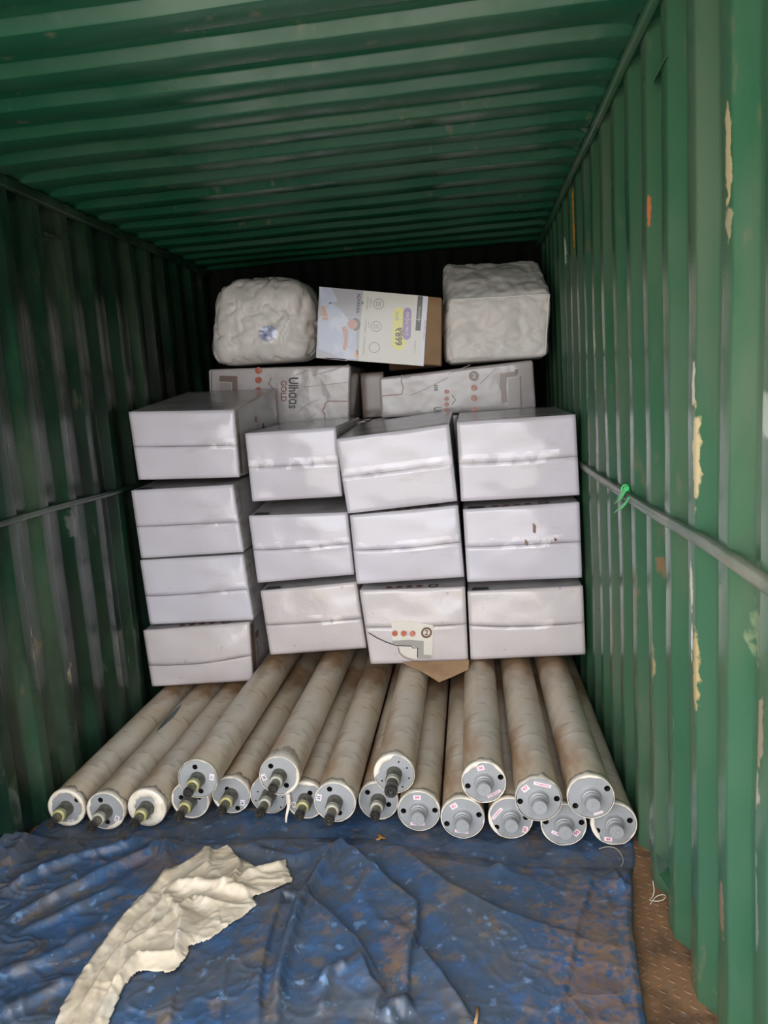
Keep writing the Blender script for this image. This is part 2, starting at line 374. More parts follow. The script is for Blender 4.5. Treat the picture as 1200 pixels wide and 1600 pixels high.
# ------------------------------------------------------------------ the container shell
def corr_profile(y0, y1, pitch, phase, inner, slope, depth):
    """list of (y, d): d = 0 on the inner flat, depth in the recess; inner flat ends at phase + k*pitch"""
    pts = []; k = math.floor((y0-phase)/pitch)-1; bev = .006
    while phase+k*pitch-inner < y1+pitch:
        e = phase+k*pitch; rec = pitch-inner-2*slope
        for (yy, d) in ((e-inner, 0), (e, 0), (e+slope, depth), (e+slope+rec, depth)):
            pts.append((yy, d))
        k += 1
    out = []
    for i in range(1, len(pts)-1):
        p = Vector(pts[i]); a = (Vector(pts[i-1])-p).normalized(); c = (Vector(pts[i+1])-p).normalized()
        out += [tuple(p+a*bev), tuple((p+(p+a*bev+p+c*bev)/2)/2), tuple(p+c*bev)]
    return [(y, d) for y, d in out if y0 <= y <= y1]
def corr_wall(name, X, sgn, mat, seed, phase, z0=FZ, z1=HH+.035):
    """corrugated steel side: sgn +1 = recess goes to +x"""
    pr = corr_profile(YF, YB+.03, .234, phase, .064, .052, .036)
    nz = 46; V = []
    for (y, d) in pr:
        for j in range(nz):
            z = z0+(z1-z0)*j/(nz-1)
            n_ = noise.noise(Vector((seed, y*1.7, z*1.6)))*.006+noise.noise(Vector((seed+9, y*6, z*5)))*.0025
            dy = noise.noise(Vector((seed+3, y*2, z*2.5)))*.006
            V.append((X+sgn*(d+n_+.002), y+dy, z))
    F = grid_faces(len(pr), nz)
    # outer skin closes the sheet so it has a real thickness and lets no light through
    nb = len(V); Xo = X+sgn*.075
    V += [(Xo, YF, z0), (Xo, YF, z1), (Xo, YB+.1, z1), (Xo, YB+.1, z0)]
    F.append((nb, nb+1, nb+2, nb+3))
    o = mesh_obj(name, V, F, mat, smooth=True)
    return struct(autosmooth(o, 28))
PHR = 1.467
yl = atx(95, 345, 0).y
corr_wall('wall_right', W, 1, m_right, 1.3, PHR)
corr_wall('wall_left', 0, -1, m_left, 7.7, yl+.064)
# end wall
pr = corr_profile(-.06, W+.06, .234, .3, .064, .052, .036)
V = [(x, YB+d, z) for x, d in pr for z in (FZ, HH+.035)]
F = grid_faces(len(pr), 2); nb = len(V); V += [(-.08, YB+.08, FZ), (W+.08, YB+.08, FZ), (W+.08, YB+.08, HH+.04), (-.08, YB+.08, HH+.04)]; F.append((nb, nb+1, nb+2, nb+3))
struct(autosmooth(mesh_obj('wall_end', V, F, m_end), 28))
# roof sheet
pr = corr_profile(YF, YB+.08, .2252, 2.185+.098, .100, .018, .034)
nx = 40; V = []
for (y, d) in pr:
    for j in range(nx):
        x = -.07+(W+.14)*j/(nx-1)
        e = min(1, max(0, min(x-.015, W-.015-x)/.05))     # corrugation dies out at the rails
        n_ = noise.noise(Vector((x*1.4, y*1.6, 4)))*.008+noise.noise(Vector((x*5, y*6, 14)))*.003
        V.append((x, y-.05*(x/W-.5), HH+d*e+n_*e+.003))
F = grid_faces(len(pr), nx); nb = len(V)
V += [(-.08, YF, HH+.06), (W+.08, YF, HH+.06), (W+.08, YB+.1, HH+.06), (-.08, YB+.1, HH+.06)]; F.append((nb, nb+1, nb+2, nb+3))
struct(autosmooth(mesh_obj('ceiling', V, F, m_roof), 25))
# steel chequer-plate floor with raised lugs where it shows
V = [(-.08, YF, FZ), (W+.08, YF, FZ), (W+.08, YB+.1, FZ), (-.08, YB+.1, FZ), (-.08, YF, FZ-.05), (W+.08, YF, FZ-.05), (W+.08, YB+.1, FZ-.05), (-.08, YB+.1, FZ-.05)]
F = [(0, 1, 2, 3), (4, 7, 6, 5)]
i = 0
for iy in range(64):
    for ix in range(13):
        cx = 1.95+ix*.034; cy = .95+iy*.0255+(.0 if ix % 2 else .012); a = radians(38 if (ix+iy) % 2 else -38)
        d = Vector((cos(a), sin(a), 0))*.013; n_ = Vector((-sin(a), cos(a), 0))*.0032; c = Vector((cx, cy, FZ)); h = Vector((0, 0, .0022)); b0 = len(V)
        V += [c-d, c-n_, c+d, c+n_, c-d*.6-n_*.1+h, c-n_*.4+h, c+d*.6+h, c+n_*.4+h]
        for k in range(4): F.append((b0+k, b0+(k+1) % 4, b0+4+(k+1) % 4, b0+4+k))
        F.append((b0+4, b0+5, b0+6, b0+7))
struct(mesh_obj('floor', V, F, m_floor, smooth=False))

def rail(name, x, z, w, h, mat, seed, wave=.004, y0=YF, y1=YB):
    n = 70; V = []; cs = [(-w/2, -h/2+.003), (-w/2+.003, -h/2), (w/2-.003, -h/2), (w/2, -h/2+.003), (w/2, h/2-.003), (w/2-.003, h/2), (-w/2+.003, h/2), (-w/2, h/2-.003)]
    for i in range(n):
        y = y0+(y1-y0)*i/(n-1); dz = noise.noise(Vector((seed, y*1.3, 0)))*wave*1.8; dx = noise.noise(Vector((seed+5, y*1.6, 0)))*wave*.6
        for a, c in cs: V.append((x+a+dx, y, z+c+dz))
    F = []
    for i in range(n-1):
        for k in range(8): F.append((i*8+k, i*8+(k+1) % 8, (i+1)*8+(k+1) % 8, (i+1)*8+k))
    F += [tuple(range(8)), tuple((n-1)*8+k for k in range(8))]
    return struct(autosmooth(recalc(mesh_obj(name, V, F, mat)), 50))
ZM = 1.26
rail('trim_1', W-.006, ZM-.010, .022, .030, m_rail, 1.5, .007)
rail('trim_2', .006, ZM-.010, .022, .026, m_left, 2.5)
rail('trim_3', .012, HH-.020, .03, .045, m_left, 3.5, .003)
rail('trim_4', W-.014, HH-.012, .026, .026, m_right, 4.5, .003)
# bent diagonal stiffener plates high on the walls
def plate(name, pts, th, mat):
    P = [Vector(p) for p in pts]; n_ = (P[1]-P[0]).cross(P[2]-P[0]).normalized()*th; k = len(P)
    V = P+[p+n_ for p in P]; F = [tuple(range(k))[::-1], tuple(range(k, 2*k))]+[(i, (i+1) % k, (i+1) % k+k, i+k) for i in range(k)]
    return struct(recalc(mesh_obj(name, V, F, mat, smooth=False)))
q = [atx(1018, 133, W-.004), atx(1042, 88, W-.004), atx(1041, 98, W+.03), atx(1021, 126, W+.03)]
plate('trim_5', q, .002, m_right)
q = [atx(68, 362, .004), atx(98, 374, .004), atx(98, 380, -.03), atx(68, 368, -.03)]
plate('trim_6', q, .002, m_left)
# torn, bent sheet at the foot of the right wall
p = [atx(1024, 1333, W-.002), atx(1046, 1352, W+.012), atx(1044, 1392, W-.006), atx(1030, 1368, W-.03)]
plate('trim_7', p, .002, m_right)

# ------------------------------------------------------------------ tarpaulin
def fp(*pts): return [tuple(atz(x, y, .012)[:2]) for x, y in pts]
FOLDS = [  # (polyline on the floor, height, width on the near side, width on the far side)
    (fp((560, 1292), (600, 1312), (650, 1352), (700, 1392), (790, 1438), (895, 1466)), .030, .012, .10),
    (fp((505, 1300), (560, 1342), (610, 1390), (652, 1425), (652, 1462), (640, 1500), (632, 1600)), .034, .010, .10),
    (fp((560, 1500), (580, 1545), (596, 1560), (580, 1600)), .030, .012, .10),
    (fp((470, 1395), (520, 1440), (560, 1480), (596, 1545)), .025, .012, .09),
    (fp((545, 1310), (500, 1365), (470, 1420), (452, 1480), (436, 1540), (428, 1620)), .040, .022, .022),
    (fp((470, 1400), (440, 1400), (418, 1470), (405, 1540), (402, 1620)), .020, .03, .012),
    (fp((645, 1475), (690, 1530), (740, 1600)), .028, .012, .08),
    (fp((930, 1335), (922, 1390), (905, 1440), (893, 1500), (880, 1560), (862, 1620)), .010, .006, .03),
    (fp((760, 1372), (800, 1352), (880, 1350), (935, 1330)), .030, .03, .03),
    (fp((740, 1316), (820, 1322), (900, 1330), (935, 1338)), .030, .02, .03),
    (fp((940, 1380), (975, 1395), (1005, 1400)), .018, .01, .03),
    (fp((958, 1340), (962, 1370), (976, 1405)), .022, .015, .02),
    (fp((600, 1350), (560, 1400), (590, 1450), (640, 1470)), .010, .02, .03),
    (fp((0, 1445), (90, 1405), (180, 1360), (235, 1335), (262, 1300)), .030, .018, .03),
    (fp((0, 1400), (60, 1370), (130, 1345), (200, 1325), (290, 1280)), .030, .02, .03),
    (fp((30, 1460), (120, 1420), (200, 1385)), .018, .02, .03),
    (fp((0, 1530), (80, 1500), (160, 1450)), .022, .02, .04),
    (fp((0, 1590), (60, 1560), (120, 1530)), .020, .02, .04),
    (fp((270, 1300), (255, 1330), (262, 1360), (250, 1390)), .028, .02, .03),
    (fp((385, 1330), (450, 1310), (520, 1300)), .028, .03, .03),
    (fp((300, 1330), (380, 1330), (460, 1345), (500, 1330)), .020, .03, .03),
    (fp((290, 1510), (270, 1560), (262, 1610)), .012, .008, .03),
    (fp((375, 1440), (352, 1520), (342, 1610)), .010, .007, .03),
    (fp((15, 1360), (45, 1320), (85, 1290)), .035, .03, .03),
    (fp((490, 1560), (520, 1530), (545, 1520)), .022, .02, .03),
    (fp((500, 1590), (510, 1550), (512, 1520)), .018, .02, .02),
    (fp((600, 1600), (615, 1580), (650, 1578)), .03, .02, .03),
]
def fold_h(x, y):
    tot = 0
    for pl_, h, wn_, wf in FOLDS:
        best = 1e9; sg = 1; tt = 0; n_ = len(pl_)-1
        for i in range(n_):
            ax, ay = pl_[i]; bx, by = pl_[i+1]; dx, dy = bx-ax, by-ay; L2 = dx*dx+dy*dy
            if L2 < 1e-9: continue
            t = max(0, min(1, ((x-ax)*dx+(y-ay)*dy)/L2)); ex = x-ax-t*dx; ey = y-ay-t*dy; d = ex*ex+ey*ey
            if d < best: best = d; sg = (1 if (dx*ey-dy*ex) > 0 else -1)*(-1 if wn_ < .016 else 1); tt = (i+t)/n_
        d = sqrt(best); w = wf if sg > 0 else wn_
        if d > w*3: continue
        if wn_ < .016: pr_ = max(0, 1-d/(wf*2.2))**1.7 if sg > 0 else max(0, 1-d/.013)
        else: pr_ = math.exp(-(d/w)**2*1.3)
        tot += h*pr_*min(1, 5*tt+.15, 5*(1-tt)+.15)
    return tot
TX0, TY0, TX1, TY1 = -.02, 1.0, 2.36, 2.86
def right_edge(y):    # the tarp's right-hand border
    e = [(1.0, 2.10), (1.77, 2.19), (2.1, 2.225), (2.3, 2.262), (2.5, 2.31), (2.65, 2.33), (3, 2.33)]
    for (a, b_), (c, d) in zip(e, e[1:]):
        if y <= c: return b_+(d-b_)*(y-a)/(c-a)
    return e[-1][1]
def tarp_h(x, y):
    yf = 2.60 if x < 1.35 else (2.43 if x > 1.95 else 2.60-.17*(x-1.35)/.6)
    w = max(0, min(1, (yf-y)/.09))                     # pressed flat below the rolls
    # gentle swell just in front of the roll ends, loose wrinkles everywhere
    p = Vector((x, y, 0)); q_ = p+Vector((fbm(p*1.6)*.30, fbm(p*1.6+Vector((5, 5, 0)))*.30, 0))
    # long creases running from lower left to upper right on the left half, scattered elsewhere
    a1 = Vector((q_.x*.35+q_.y*.94, q_.x*.94-q_.y*.35, 0))
    left = max(0, min(1, (1.35-x)/.5))
    wr = max(0, 1-abs(noise.noise(Vector((a1.x*7.5, a1.y*1.6, 2))))*3.0)**2*.007*(.15+.85*left)
    wr2 = max(0, 1-abs(noise.noise(Vector((q_.x*3.1+q_.y*2, q_.y*5-q_.x*1.5, 3))))*4.5)**2*.003
    base = .012+fbm(q_*1.1+Vector((2, 7, 1)), 2)*.012+.0006*fbm(q_*12)
    # laps up against the left wall and droops over the right edge
    lw = max(0, .10-x)/.10; base += lw*lw*.05
    h = w*(base+wr+wr2+fold_h(x, y))+.0015*(1-w)
    e = right_edge(y)-x
    if e < .05: h += w*.012*max(0, 1-abs(e-.02)/.03)
    return max(FZ+.004 if w > .5 else FZ+.006, h)-(.0085*(1-w))
nxT, nyT = 430, 350
V = []; F = []
for i in range(nxT):
    for j in range(nyT):
        y = TY0+(TY1-TY0)*j/(nyT-1); xe = right_edge(y)+.006*noise.noise(Vector((y*9, 1, 1)))
        x = TX0+(xe-TX0)*i/(nxT-1)
        z = tarp_h(x, y)
        if i == nxT-1: z = FZ+.002
        V.append((x+0*z, y, z))
F = [f[::-1] for f in grid_faces(nxT, nyT)]
tarp = tag(recalc(mesh_obj('tarpaulin', V, F, m_tarp)), 'crumpled blue tarpaulin with brown stains spread over the container floor', 'tarp')
if tarp.data.polygons[0].normal.z < 0: tarp.data.flip_normals()

# ------------------------------------------------------------------ loose cream plastic sheeting on the tarp
OUT = [(70, 1625), (82, 1600), (100, 1555), (125, 1520), (150, 1480), (175, 1445), (210, 1405), (240, 1375), (280, 1350), (322, 1322), (330, 1328), (357, 1325), (380, 1340), (405, 1352), (445, 1342), (459, 1370), (425, 1388), (395, 1398), (402, 1410), (375, 1430), (332, 1460), (295, 1475), (292, 1492), (280, 1505), (265, 1517), (235, 1512), (215, 1517), (205, 1525), (190, 1545), (172, 1585), (160, 1625)]
outl = [atz(x, y, .03) for x, y in OUT]; outl = [(p.x, p.y) for p in outl]
def inside_d(x, y):
    ins = False; best = 1e9; n_ = len(outl)
    for i in range(n_):
        ax, ay = outl[i]; bx, by = outl[(i+1) % n_]
        if (ay > y) != (by > y) and x < (bx-ax)*(y-ay)/(by-ay)+ax: ins = not ins
        dx, dy = bx-ax, by-ay; t = max(0, min(1, ((x-ax)*dx+(y-ay)*dy)/(dx*dx+dy*dy+1e-12)))
        best = min(best, (x-ax-t*dx)**2+(y-ay-t*dy)**2)
    return (1 if ins else -1)*sqrt(best)
CF = [(fp((90, 1600), (150, 1500), (200, 1440), (250, 1390), (320, 1335)), .022, .018, .018),
      (fp((120, 1600), (175, 1510), (215, 1455), (255, 1420), (262, 1395)), .028, .014, .022),
      (fp((145, 1610), (185, 1540), (215, 1505), (275, 1500), (285, 1440), (262, 1405)), .034, .014, .026),
      (fp((262, 1395), (300, 1392), (340, 1392), (398, 1405)), .040, .018, .030),
      (fp((285, 1430), (300, 1410), (350, 1420)), .022, .014, .016),
      (fp((330, 1330), (325, 1360), (290, 1385)), .024, .014, .018),
      (fp((360, 1330), (375, 1360), (365, 1390), (340, 1398)), .026, .014, .022),
      (fp((370, 1385), (410, 1365), (450, 1355)), .026, .016, .020),
      (fp((235, 1470), (260, 1445), (275, 1420)), .016, .012, .014),
      (fp((190, 1530), (200, 1490), (235, 1465), (245, 1440)), .020, .012, .016)]
x0 = min(p[0] for p in outl)-.01; x1 = max(p[0] for p in outl)+.01; y0 = min(p[1] for p in outl)-.01; y1 = max(p[1] for p in outl)+.01
st = .0042; nxc = int((x1-x0)/st)+1; nyc = int((y1-y0)/st)+1; vid = {}; V = []
sv, FOLDSV = FOLDS, CF
def cloth_h(x, y, d):
    global FOLDS
    FOLDS = CF; f = fold_h(x, y); FOLDS = sv
    s_, t__ = spine_st(x, y); p = Vector((x, y, 2)); o_ = fbm(p*5)*.025
    wr = max(0, 1-abs(noise.noise(Vector(((t__+o_)*17, s_*2.6, 1))))*3.4)**2*.006+max(0, 1-abs(noise.noise(Vector(((t__+o_)*34, s_*5, 7))))*3.2)**2*.002+.0006*fbm(p*14)
    e = min(1, max(0, d)/.035); return (.006*sqrt(e)+(f*.75+wr)*min(1, .4+e))
SPINE = fp((110, 1625), (150, 1530), (200, 1455), (262, 1400), (330, 1368), (450, 1360))
def spine_st(x, y):
    best = 1e9; acc = 0; r_ = (0, 0)
    for (ax, ay), (bx, by) in zip(SPINE, SPINE[1:]):
        dx, dy = bx-ax, by-ay; L_ = sqrt(dx*dx+dy*dy); t = max(0, min(1, ((x-ax)*dx+(y-ay)*dy)/(L_*L_))); ex, ey = x-ax-t*dx, y-ay-t*dy; d = ex*ex+ey*ey
        if d < best: best = d; r_ = (acc+t*L_, sqrt(d)*(1 if dx*ey-dy*ex > 0 else -1))
        acc += L_
    return r_
for i in range(nxc):
    for j in range(nyc):
        x = x0+i*st; y = y0+j*st; d = inside_d(x, y)+.006*noise.noise(Vector((x*40, y*40, 0)))
        if d > -.0026: vid[(i, j)] = len(V); V.append((x, y, tarp_h(x, y)*.9+.006+cloth_h(x, y, d)))
F = [(vid[(i, j)], vid[(i+1, j)], vid[(i+1, j+1)], vid[(i, j+1)]) for i in range(nxc) for j in range(nyc) if all(k in vid for k in ((i, j), (i+1, j), (i+1, j+1), (i, j+1)))]
cl = mesh_obj('plastic_sheeting', V, F, m_cloth)
bm = bmesh.new(); bm.from_mesh(cl.data); bmesh.ops.delete(bm, geom=[v for v in bm.verts if not v.link_faces], context='VERTS')
for _ in range(3): bmesh.ops.smooth_vert(bm, verts=[v for v in bm.verts if v.is_boundary], factor=.5, use_axis_x=True, use_axis_y=True, use_axis_z=False)
bm.to_mesh(cl.data); bm.free()
sm = cl.modifiers.new('thick', 'SOLIDIFY'); sm.thickness = .0015; sm.offset = 1
tag(cl, 'crumpled cream plastic sheet lying on the blue tarpaulin', 'plastic sheet')

# ------------------------------------------------------------------ steel rollers
RL, RR = .078, .080
ROLL = {}
def plate_holes(R, holes, hub):
    """round end plate facing -y with real bored holes"""
    bm = bmesh.new(); n = 64
    def loop(cx, cz, r, k, y=0): return [bm.verts.new((cx+r*cos(2*pi*i/k), y, cz+r*sin(2*pi*i/k))) for i in range(k)]
    ed = []; outer = loop(0, 0, R, n); L = [loop(x, z, r, 20) for x, z, r in holes]
    for lp in [outer]+L:
        for i in range(len(lp)): ed.append(bm.edges.new((lp[i], lp[(i+1) % len(lp)])))
    bmesh.ops.triangle_fill(bm, edges=ed, use_beauty=True, use_dissolve=False)
    r2 = loop(0, 0, R, n, .012)
    for i in range(n): bm.faces.new((outer[i], outer[(i+1) % n], r2[(i+1) % n], r2[i]))
    for lp, (x, z, r) in zip(L, holes):
        dn = loop(x, z, r, 20, .06)
        for i in range(20): bm.faces.new((lp[i], lp[(i+1) % 20], dn[(i+1) % 20], dn[i])).material_index = 1
        bm.faces.new(dn).material_index = 1  # bore walls and bottoms coloured black to deepen the shade inside
    bmesh.ops.recalc_face_normals(bm, faces=bm.faces)
    me = bpy.data.meshes.new('end_plate'); bm.to_mesh(me); bm.free(); me.materials.append(m_steel.m); me.materials.append(m_black.m)
    return me
def roller(key, px, zc, R, kind, holes, label, group, wrap, stickers=(), length=2.7, collar=None, slen=1.0, hr=None, seed=0, xfix=None):
    c = atz(px[0], px[1], zc); Y = c.y; X = xfix if xfix is not None else c.x
    t = thing('steel_roller', label, 'roller', (X, Y, zc), group); ROLL[key] = (X, Y, zc, R)
    rnd = random.Random(seed)
    # wrapped body
    ny, na = 110, 48; V = []
    for i in range(ny):
        y = .006+(length-.006)*(i/(ny-1))**1.35
        for k in range(na):
            a = 2*pi*k/na; p = Vector((cos(a)*R, y, sin(a)*R))
            rr = R*.992-.0012+.0011*noise.noise(Vector((cos(a)*2.5, y*9+seed*7, sin(a)*2.5)))+.0008*noise.noise(Vector((a*1.5, y*45+a*1.2, seed)))
            if y < .05: rr += .0008*(1-y/.05)
            V.append((cos(a)*rr, y, sin(a)*rr))
    F = []
    for i in range(ny-1):
        for k in range(na): F.append((i*na+k, i*na+(k+1) % na, (i+1)*na+(k+1) % na, (i+1)*na+k))
    F.append(tuple((ny-1)*na+k for k in range(na)))
    body = recalc(mesh_obj('wrapped_roll', V, F, m_wrap, t))
    if 'patch' in wrap:
        V = [];
        for i in range(13):
            for k in range(7):
                u = i/12; v = k/6-.5; wv = .018*sin(pi*min(1, max(0, u)))*(1+.3*noise.noise(Vector((u*5, 3, 1))))
                a = radians(100)+v*2*wv/R; y = .55+u*.32; V.append((cos(a)*(R+.0006), y, sin(a)*(R+.0006)))
        o = mesh_obj('torn_opening', V, grid_faces(13, 7), m_teal, t); o['label'] = 'teal core showing through a tear in the wrap'
    # end plate with bored holes
    H = []
    for hx, hy in holes:
        h = aty(hx, hy, Y); x = h.x-c.x; z = h.z-zc; r = hr or .0105; L_ = sqrt(x*x+z*z); mxr = R*.97-r-.003
        if L_ > mxr: x *= mxr/L_; z *= mxr/L_
        H.append((x, z, r))
    me = plate_holes(R*.955, H, .03); o = bpy.data.objects.new('end_plate', me); C.objects.link(o); o.parent = t
    # journal
    if kind == 'long':
        V, F = lathe([(.031, .002), (.0295, -.004), (.0285, -.006), (.0285, -.044*slen), (.0265, -.046*slen), (.018, -.046*slen)], 40)
        mesh_obj('hub', V, F, m_hub, t); autosmooth(o)
        V, F = lathe([(.0185, -.044*slen), (.0235, -.0445*slen), (.0255, -.048*slen), (.0255, -.058*slen), (.0235, -.061*slen), (.0175, -.061*slen)], 36)
        k_ = mesh_obj('collar', V, F, m_ylw if collar == 'y' else m_wht, t); k_['label'] = 'yellowed collar ring' if collar == 'y' else 'whitish collar ring'
        big = key == 'U4'
        r0 = .0225 if big else .0175
        sh = [(r0, -.06*slen), (r0, -.075*slen), (r0-.001, -.076*slen), (r0-.001, -.078*slen), (r0, -.079*slen), (r0, -.095*slen)]
        V, F = lathe(sh, 32); autosmooth(recalc(mesh_obj('journal', V, F, m_black if big else m_shaft, t)))
        V, F = lathe([(r0+.001, -.094*slen), (r0+.0018, -.096*slen), (r0+.0018, -.112*slen), (r0, -.117*slen), (r0*.55, -.117*slen), (r0*.45, -.112*slen), (0.0, -.111*slen)], 32)
        autosmooth(recalc(mesh_obj('end_cap', V, F, m_black, t)))
    else:
        V, F = lathe([(.040, .002), (.036, -.001), (.033, -.005), (.0315, -.012), (.0315, -.017), (.0285, -.018), (.0270, -.022), (.0285, -.026), (.0285, -.028), (.0262, -.030), (.0245, -.034), (.0255, -.037), (.0255, -.055), (.0238, -.0575), (.004, -.0575), (.0028, -.054), (0, -.053)], 48)
        autosmooth(recalc(mesh_obj('journal', V, F, m_steel, t)), 30)
    # torn plastic round the rim
    rin, amp, lip, arcs = wrap.get('rin', .93), wrap.get('amp', .05), wrap.get('lip', .03), wrap.get('arcs', [])
    n = 96; V = []; rows = 6
    for i in range(n):
        a = 2*pi*i/n; nn = noise.noise(Vector((cos(a)*2.2, sin(a)*2.2, seed*3.1)))+.5*noise.noise(Vector((cos(a)*6, sin(a)*6, seed*1.7)))
        r_in = R*(rin+amp*nn)
        for (a0, a1, rv) in arcs:
            dd = (math.degrees(a)-a0) % 360
            if dd < (a1-a0): s_ = min(1, dd/14, ((a1-a0)-dd)/14); r_in = r_in*(1-s_)+R*(rv+.03*nn)*s_
        ro = R*1.006+.0016*abs(nn); r_in = min(r_in, ro*.985)
        lp = lip*(1+.7*nn)
        prof = [(r_in, -.0022-.0015*abs(nn)), ((r_in+ro)/2, -.0035-.002*nn), (ro*.985, -.0030), (ro, .001), (ro+.0004, .006), (R*1.003+.0006*nn, max(.008, lp))]
        for r_, y in prof: V.append((cos(a)*r_, y, sin(a)*r_))
    w = mesh_obj('plastic_wrap', V, grid_faces(n, rows, True), m_plast, t)
    so = w.modifiers.new('t', 'SOLIDIFY'); so.thickness = .0006; so.offset = 0
    # stickers
    for (sx, sy, w_, h_, rot, txt, col) in stickers:
        h = aty(sx, sy, Y); cx = h.x-c.x; cz = h.z-zc; a = radians(rot)
        pf = lambda u, v, d=0: (cx+u*cos(a)-v*sin(a), -.0014-d, cz+u*sin(a)+v*cos(a))
        V = [pf(-w_/2, -h_/2), pf(w_/2, -h_/2), pf(w_/2, h_/2), pf(-w_/2, h_/2)]
        V += [(x, y+.0010, z) for x, y, z in V]
        s_ = mesh_obj('sticker', V, [(0, 1, 2, 3), (0, 4, 5, 1), (1, 5, 6, 2), (2, 6, 7, 3), (3, 7, 4, 0)], m_stk if col == 'k' else m_pink, t, smooth=False)
        if txt:
            text_mesh(txt, h_*(.82 if len(txt) < 4 else .62), m_ktxt if col == 'k' else m_rtxt, s_, lambda u, v: pf(u, v, .0004), 'sticker_text', True, sx=1.1 if len(txt) < 4 else w_*.88/(len(txt)*h_*.62*.62))
    return t

GL, GU = 'steel rollers lying in the bottom layer', 'steel rollers lying in the upper layer'
Z1, Z2 = .0785, .2185
NM = 'N.K. MARKETING'
roller('L1', (104, 1262), Z1, RL, 'long', [(120, 1250)], 'wrapped steel roller nearest the left wall, stub shaft with yellowed collar, sticker 42', GL, dict(rin=.80, amp=.08), [(111, 1284, .026, .018, 6, '42', 'k')], collar='y', seed=1, slen=1.05)
roller('L2', (165, 1267), Z1, RL, 'long', [(157, 1250), (168, 1284)], 'wrapped steel roller with a teal tear in its wrap, second from the left wall', GL, dict(rin=.95, amp=.04, arcs=[(140, 230, .80), (265, 330, .78)], patch=1), [(183, 1279, .024, .018, 62, '24', 'k')], seed=2, slen=1.05)
roller('L3', (228, 1262), Z1, RL, 'long', [], 'steel roller whose end plate is mostly hidden under cream plastic', GL, dict(rin=.60, amp=.10, arcs=[(280, 400, .42)]), [], collar='y', seed=3, slen=1.05, xfix=.458)
roller('L4', (298, 1250), Z1, RL, 'long', [(284, 1246), (312, 1246)], 'steel roller in the bottom layer directly under the roller stickered 31', GL, dict(rin=.93, amp=.05, arcs=[(150, 235, .86)]), [], collar='y', seed=4, slen=1.1, xfix=.617)
roller('L5', (360, 1242), Z1, RL, 'long', [(354, 1233), (371, 1264)], 'steel roller with sticker 41 and yellowed collar, plastic shreds on its rim', GL, dict(rin=.96, amp=.04, lip=.04, arcs=[(190, 250, .82)]), [(378, 1254, .024, .018, 85, '41', 'k')], collar='y', seed=5, slen=1.1, xfix=.775)
roller('L6', (421, 1242), Z1, RL, 'long', [(403, 1237), (400, 1251), (442, 1246), (439, 1261)], 'steel roller with four small screw holes, under the roller stickered 38', GL, dict(rin=.97, amp=.02), [], seed=6, slen=1.25, hr=.0035, xfix=.935)
roller('L7', (479, 1250), Z1, RL, 'long', [(486, 1239)], 'steel roller with sticker 32, partly behind the roller stickered 35', GL, dict(rin=.93, amp=.04, arcs=[(55, 110, .78)]), [(461, 1257, .024, .018, -75, '32', 'k')], collar='y', seed=7, slen=1.0, xfix=1.093)
roller('L35', (525, 1253), .143, RR*.98, 'long', [(516.5, 1233), (532, 1270)], 'steel roller stickered 35, wedged a little higher between its neighbours', GL, dict(rin=.96, amp=.02), [(500, 1246, .026, .019, 78, '35', 'k')], seed=8, slen=1.1, xfix=1.239)
roller('L8', (592, 1251), Z1, RL, 'long', [(575, 1238), (608, 1257)], 'steel roller in the bottom layer under the roller with the fat black shaft', GL, dict(rin=.95, amp=.03), [], seed=9, slen=1.0, xfix=1.385)
roller('R04', (655, 1267), .081, RR, 'short', [(631, 1267), (680, 1266)], 'steel roller with red sticker 04 on its grey end plate', GL, dict(rin=.96, amp=.03), [(652, 1246, .028, .018, -3, '04', 'r'), (653, 1287, .055, .013, -2, NM, 'r')], seed=10, xfix=1.549)
roller('R01', (723.5, 1278), .081, RR, 'short', [(699, 1287), (749, 1273)], 'steel roller with red sticker 01, between those stickered 04 and 89', GL, dict(rin=.96, amp=.03), [(710, 1259.5, .026, .020, 30, '01', 'r'), (722, 1299, .05, .012, -8, NM, 'r')], seed=11, xfix=1.714)
roller('R89', (798, 1278), .081, RR, 'short', [(774, 1294), (822, 1277)], 'steel roller with red sticker 89 and wide plastic on its left rim', GL, dict(rin=.96, amp=.02, arcs=[(165, 235, .84)]), [(777, 1271, .055, .012, 50, NM, 'r'), (821, 1296, .026, .018, 72, '89', 'r')], seed=12, xfix=1.889)
roller('R96', (884, 1288), .081, RR, 'short', [(856, 1284), (912, 1285)], 'steel roller with red sticker 96, below and between the two largest', GL, dict(rin=.95, amp=.04, arcs=[(20, 60, .84)]), [(904, 1301, .026, .020, 50, '96', 'r'), (877, 1304, .058, .012, -26, NM, 'r')], seed=13, xfix=2.075)
roller('RE', (962, 1287), .081, RR, 'short', [(931, 1300), (987, 1282)], 'steel roller touching the right wall in the bottom layer', GL, dict(rin=.95, amp=.04, arcs=[(155, 235, .80)]), [(953, 1311, .028, .016, -5, '88', 'r')], seed=14, xfix=2.251)
roller('U1', (309, 1217), Z2, RL, 'long', [(304.6, 1198.5), (314, 1236)], 'steel roller stickered 31 lying in the upper layer, leftmost there', GU, dict(rin=.985, amp=.01, lip=.012), [(331, 1214, .026, .018, 80, '31', 'k')], collar='y', seed=15, slen=.95)
roller('U2', (442, 1212), Z2, RL, 'long', [(428.5, 1197), (453, 1227)], 'steel roller stickered 38 with loose torn plastic behind its end plate', GU, dict(rin=.97, amp=.02, lip=.07, arcs=[(280, 380, .85)]), [(418, 1214, .026, .018, -72, '38', 'k')], seed=16, slen=.9, xfix=1.016)
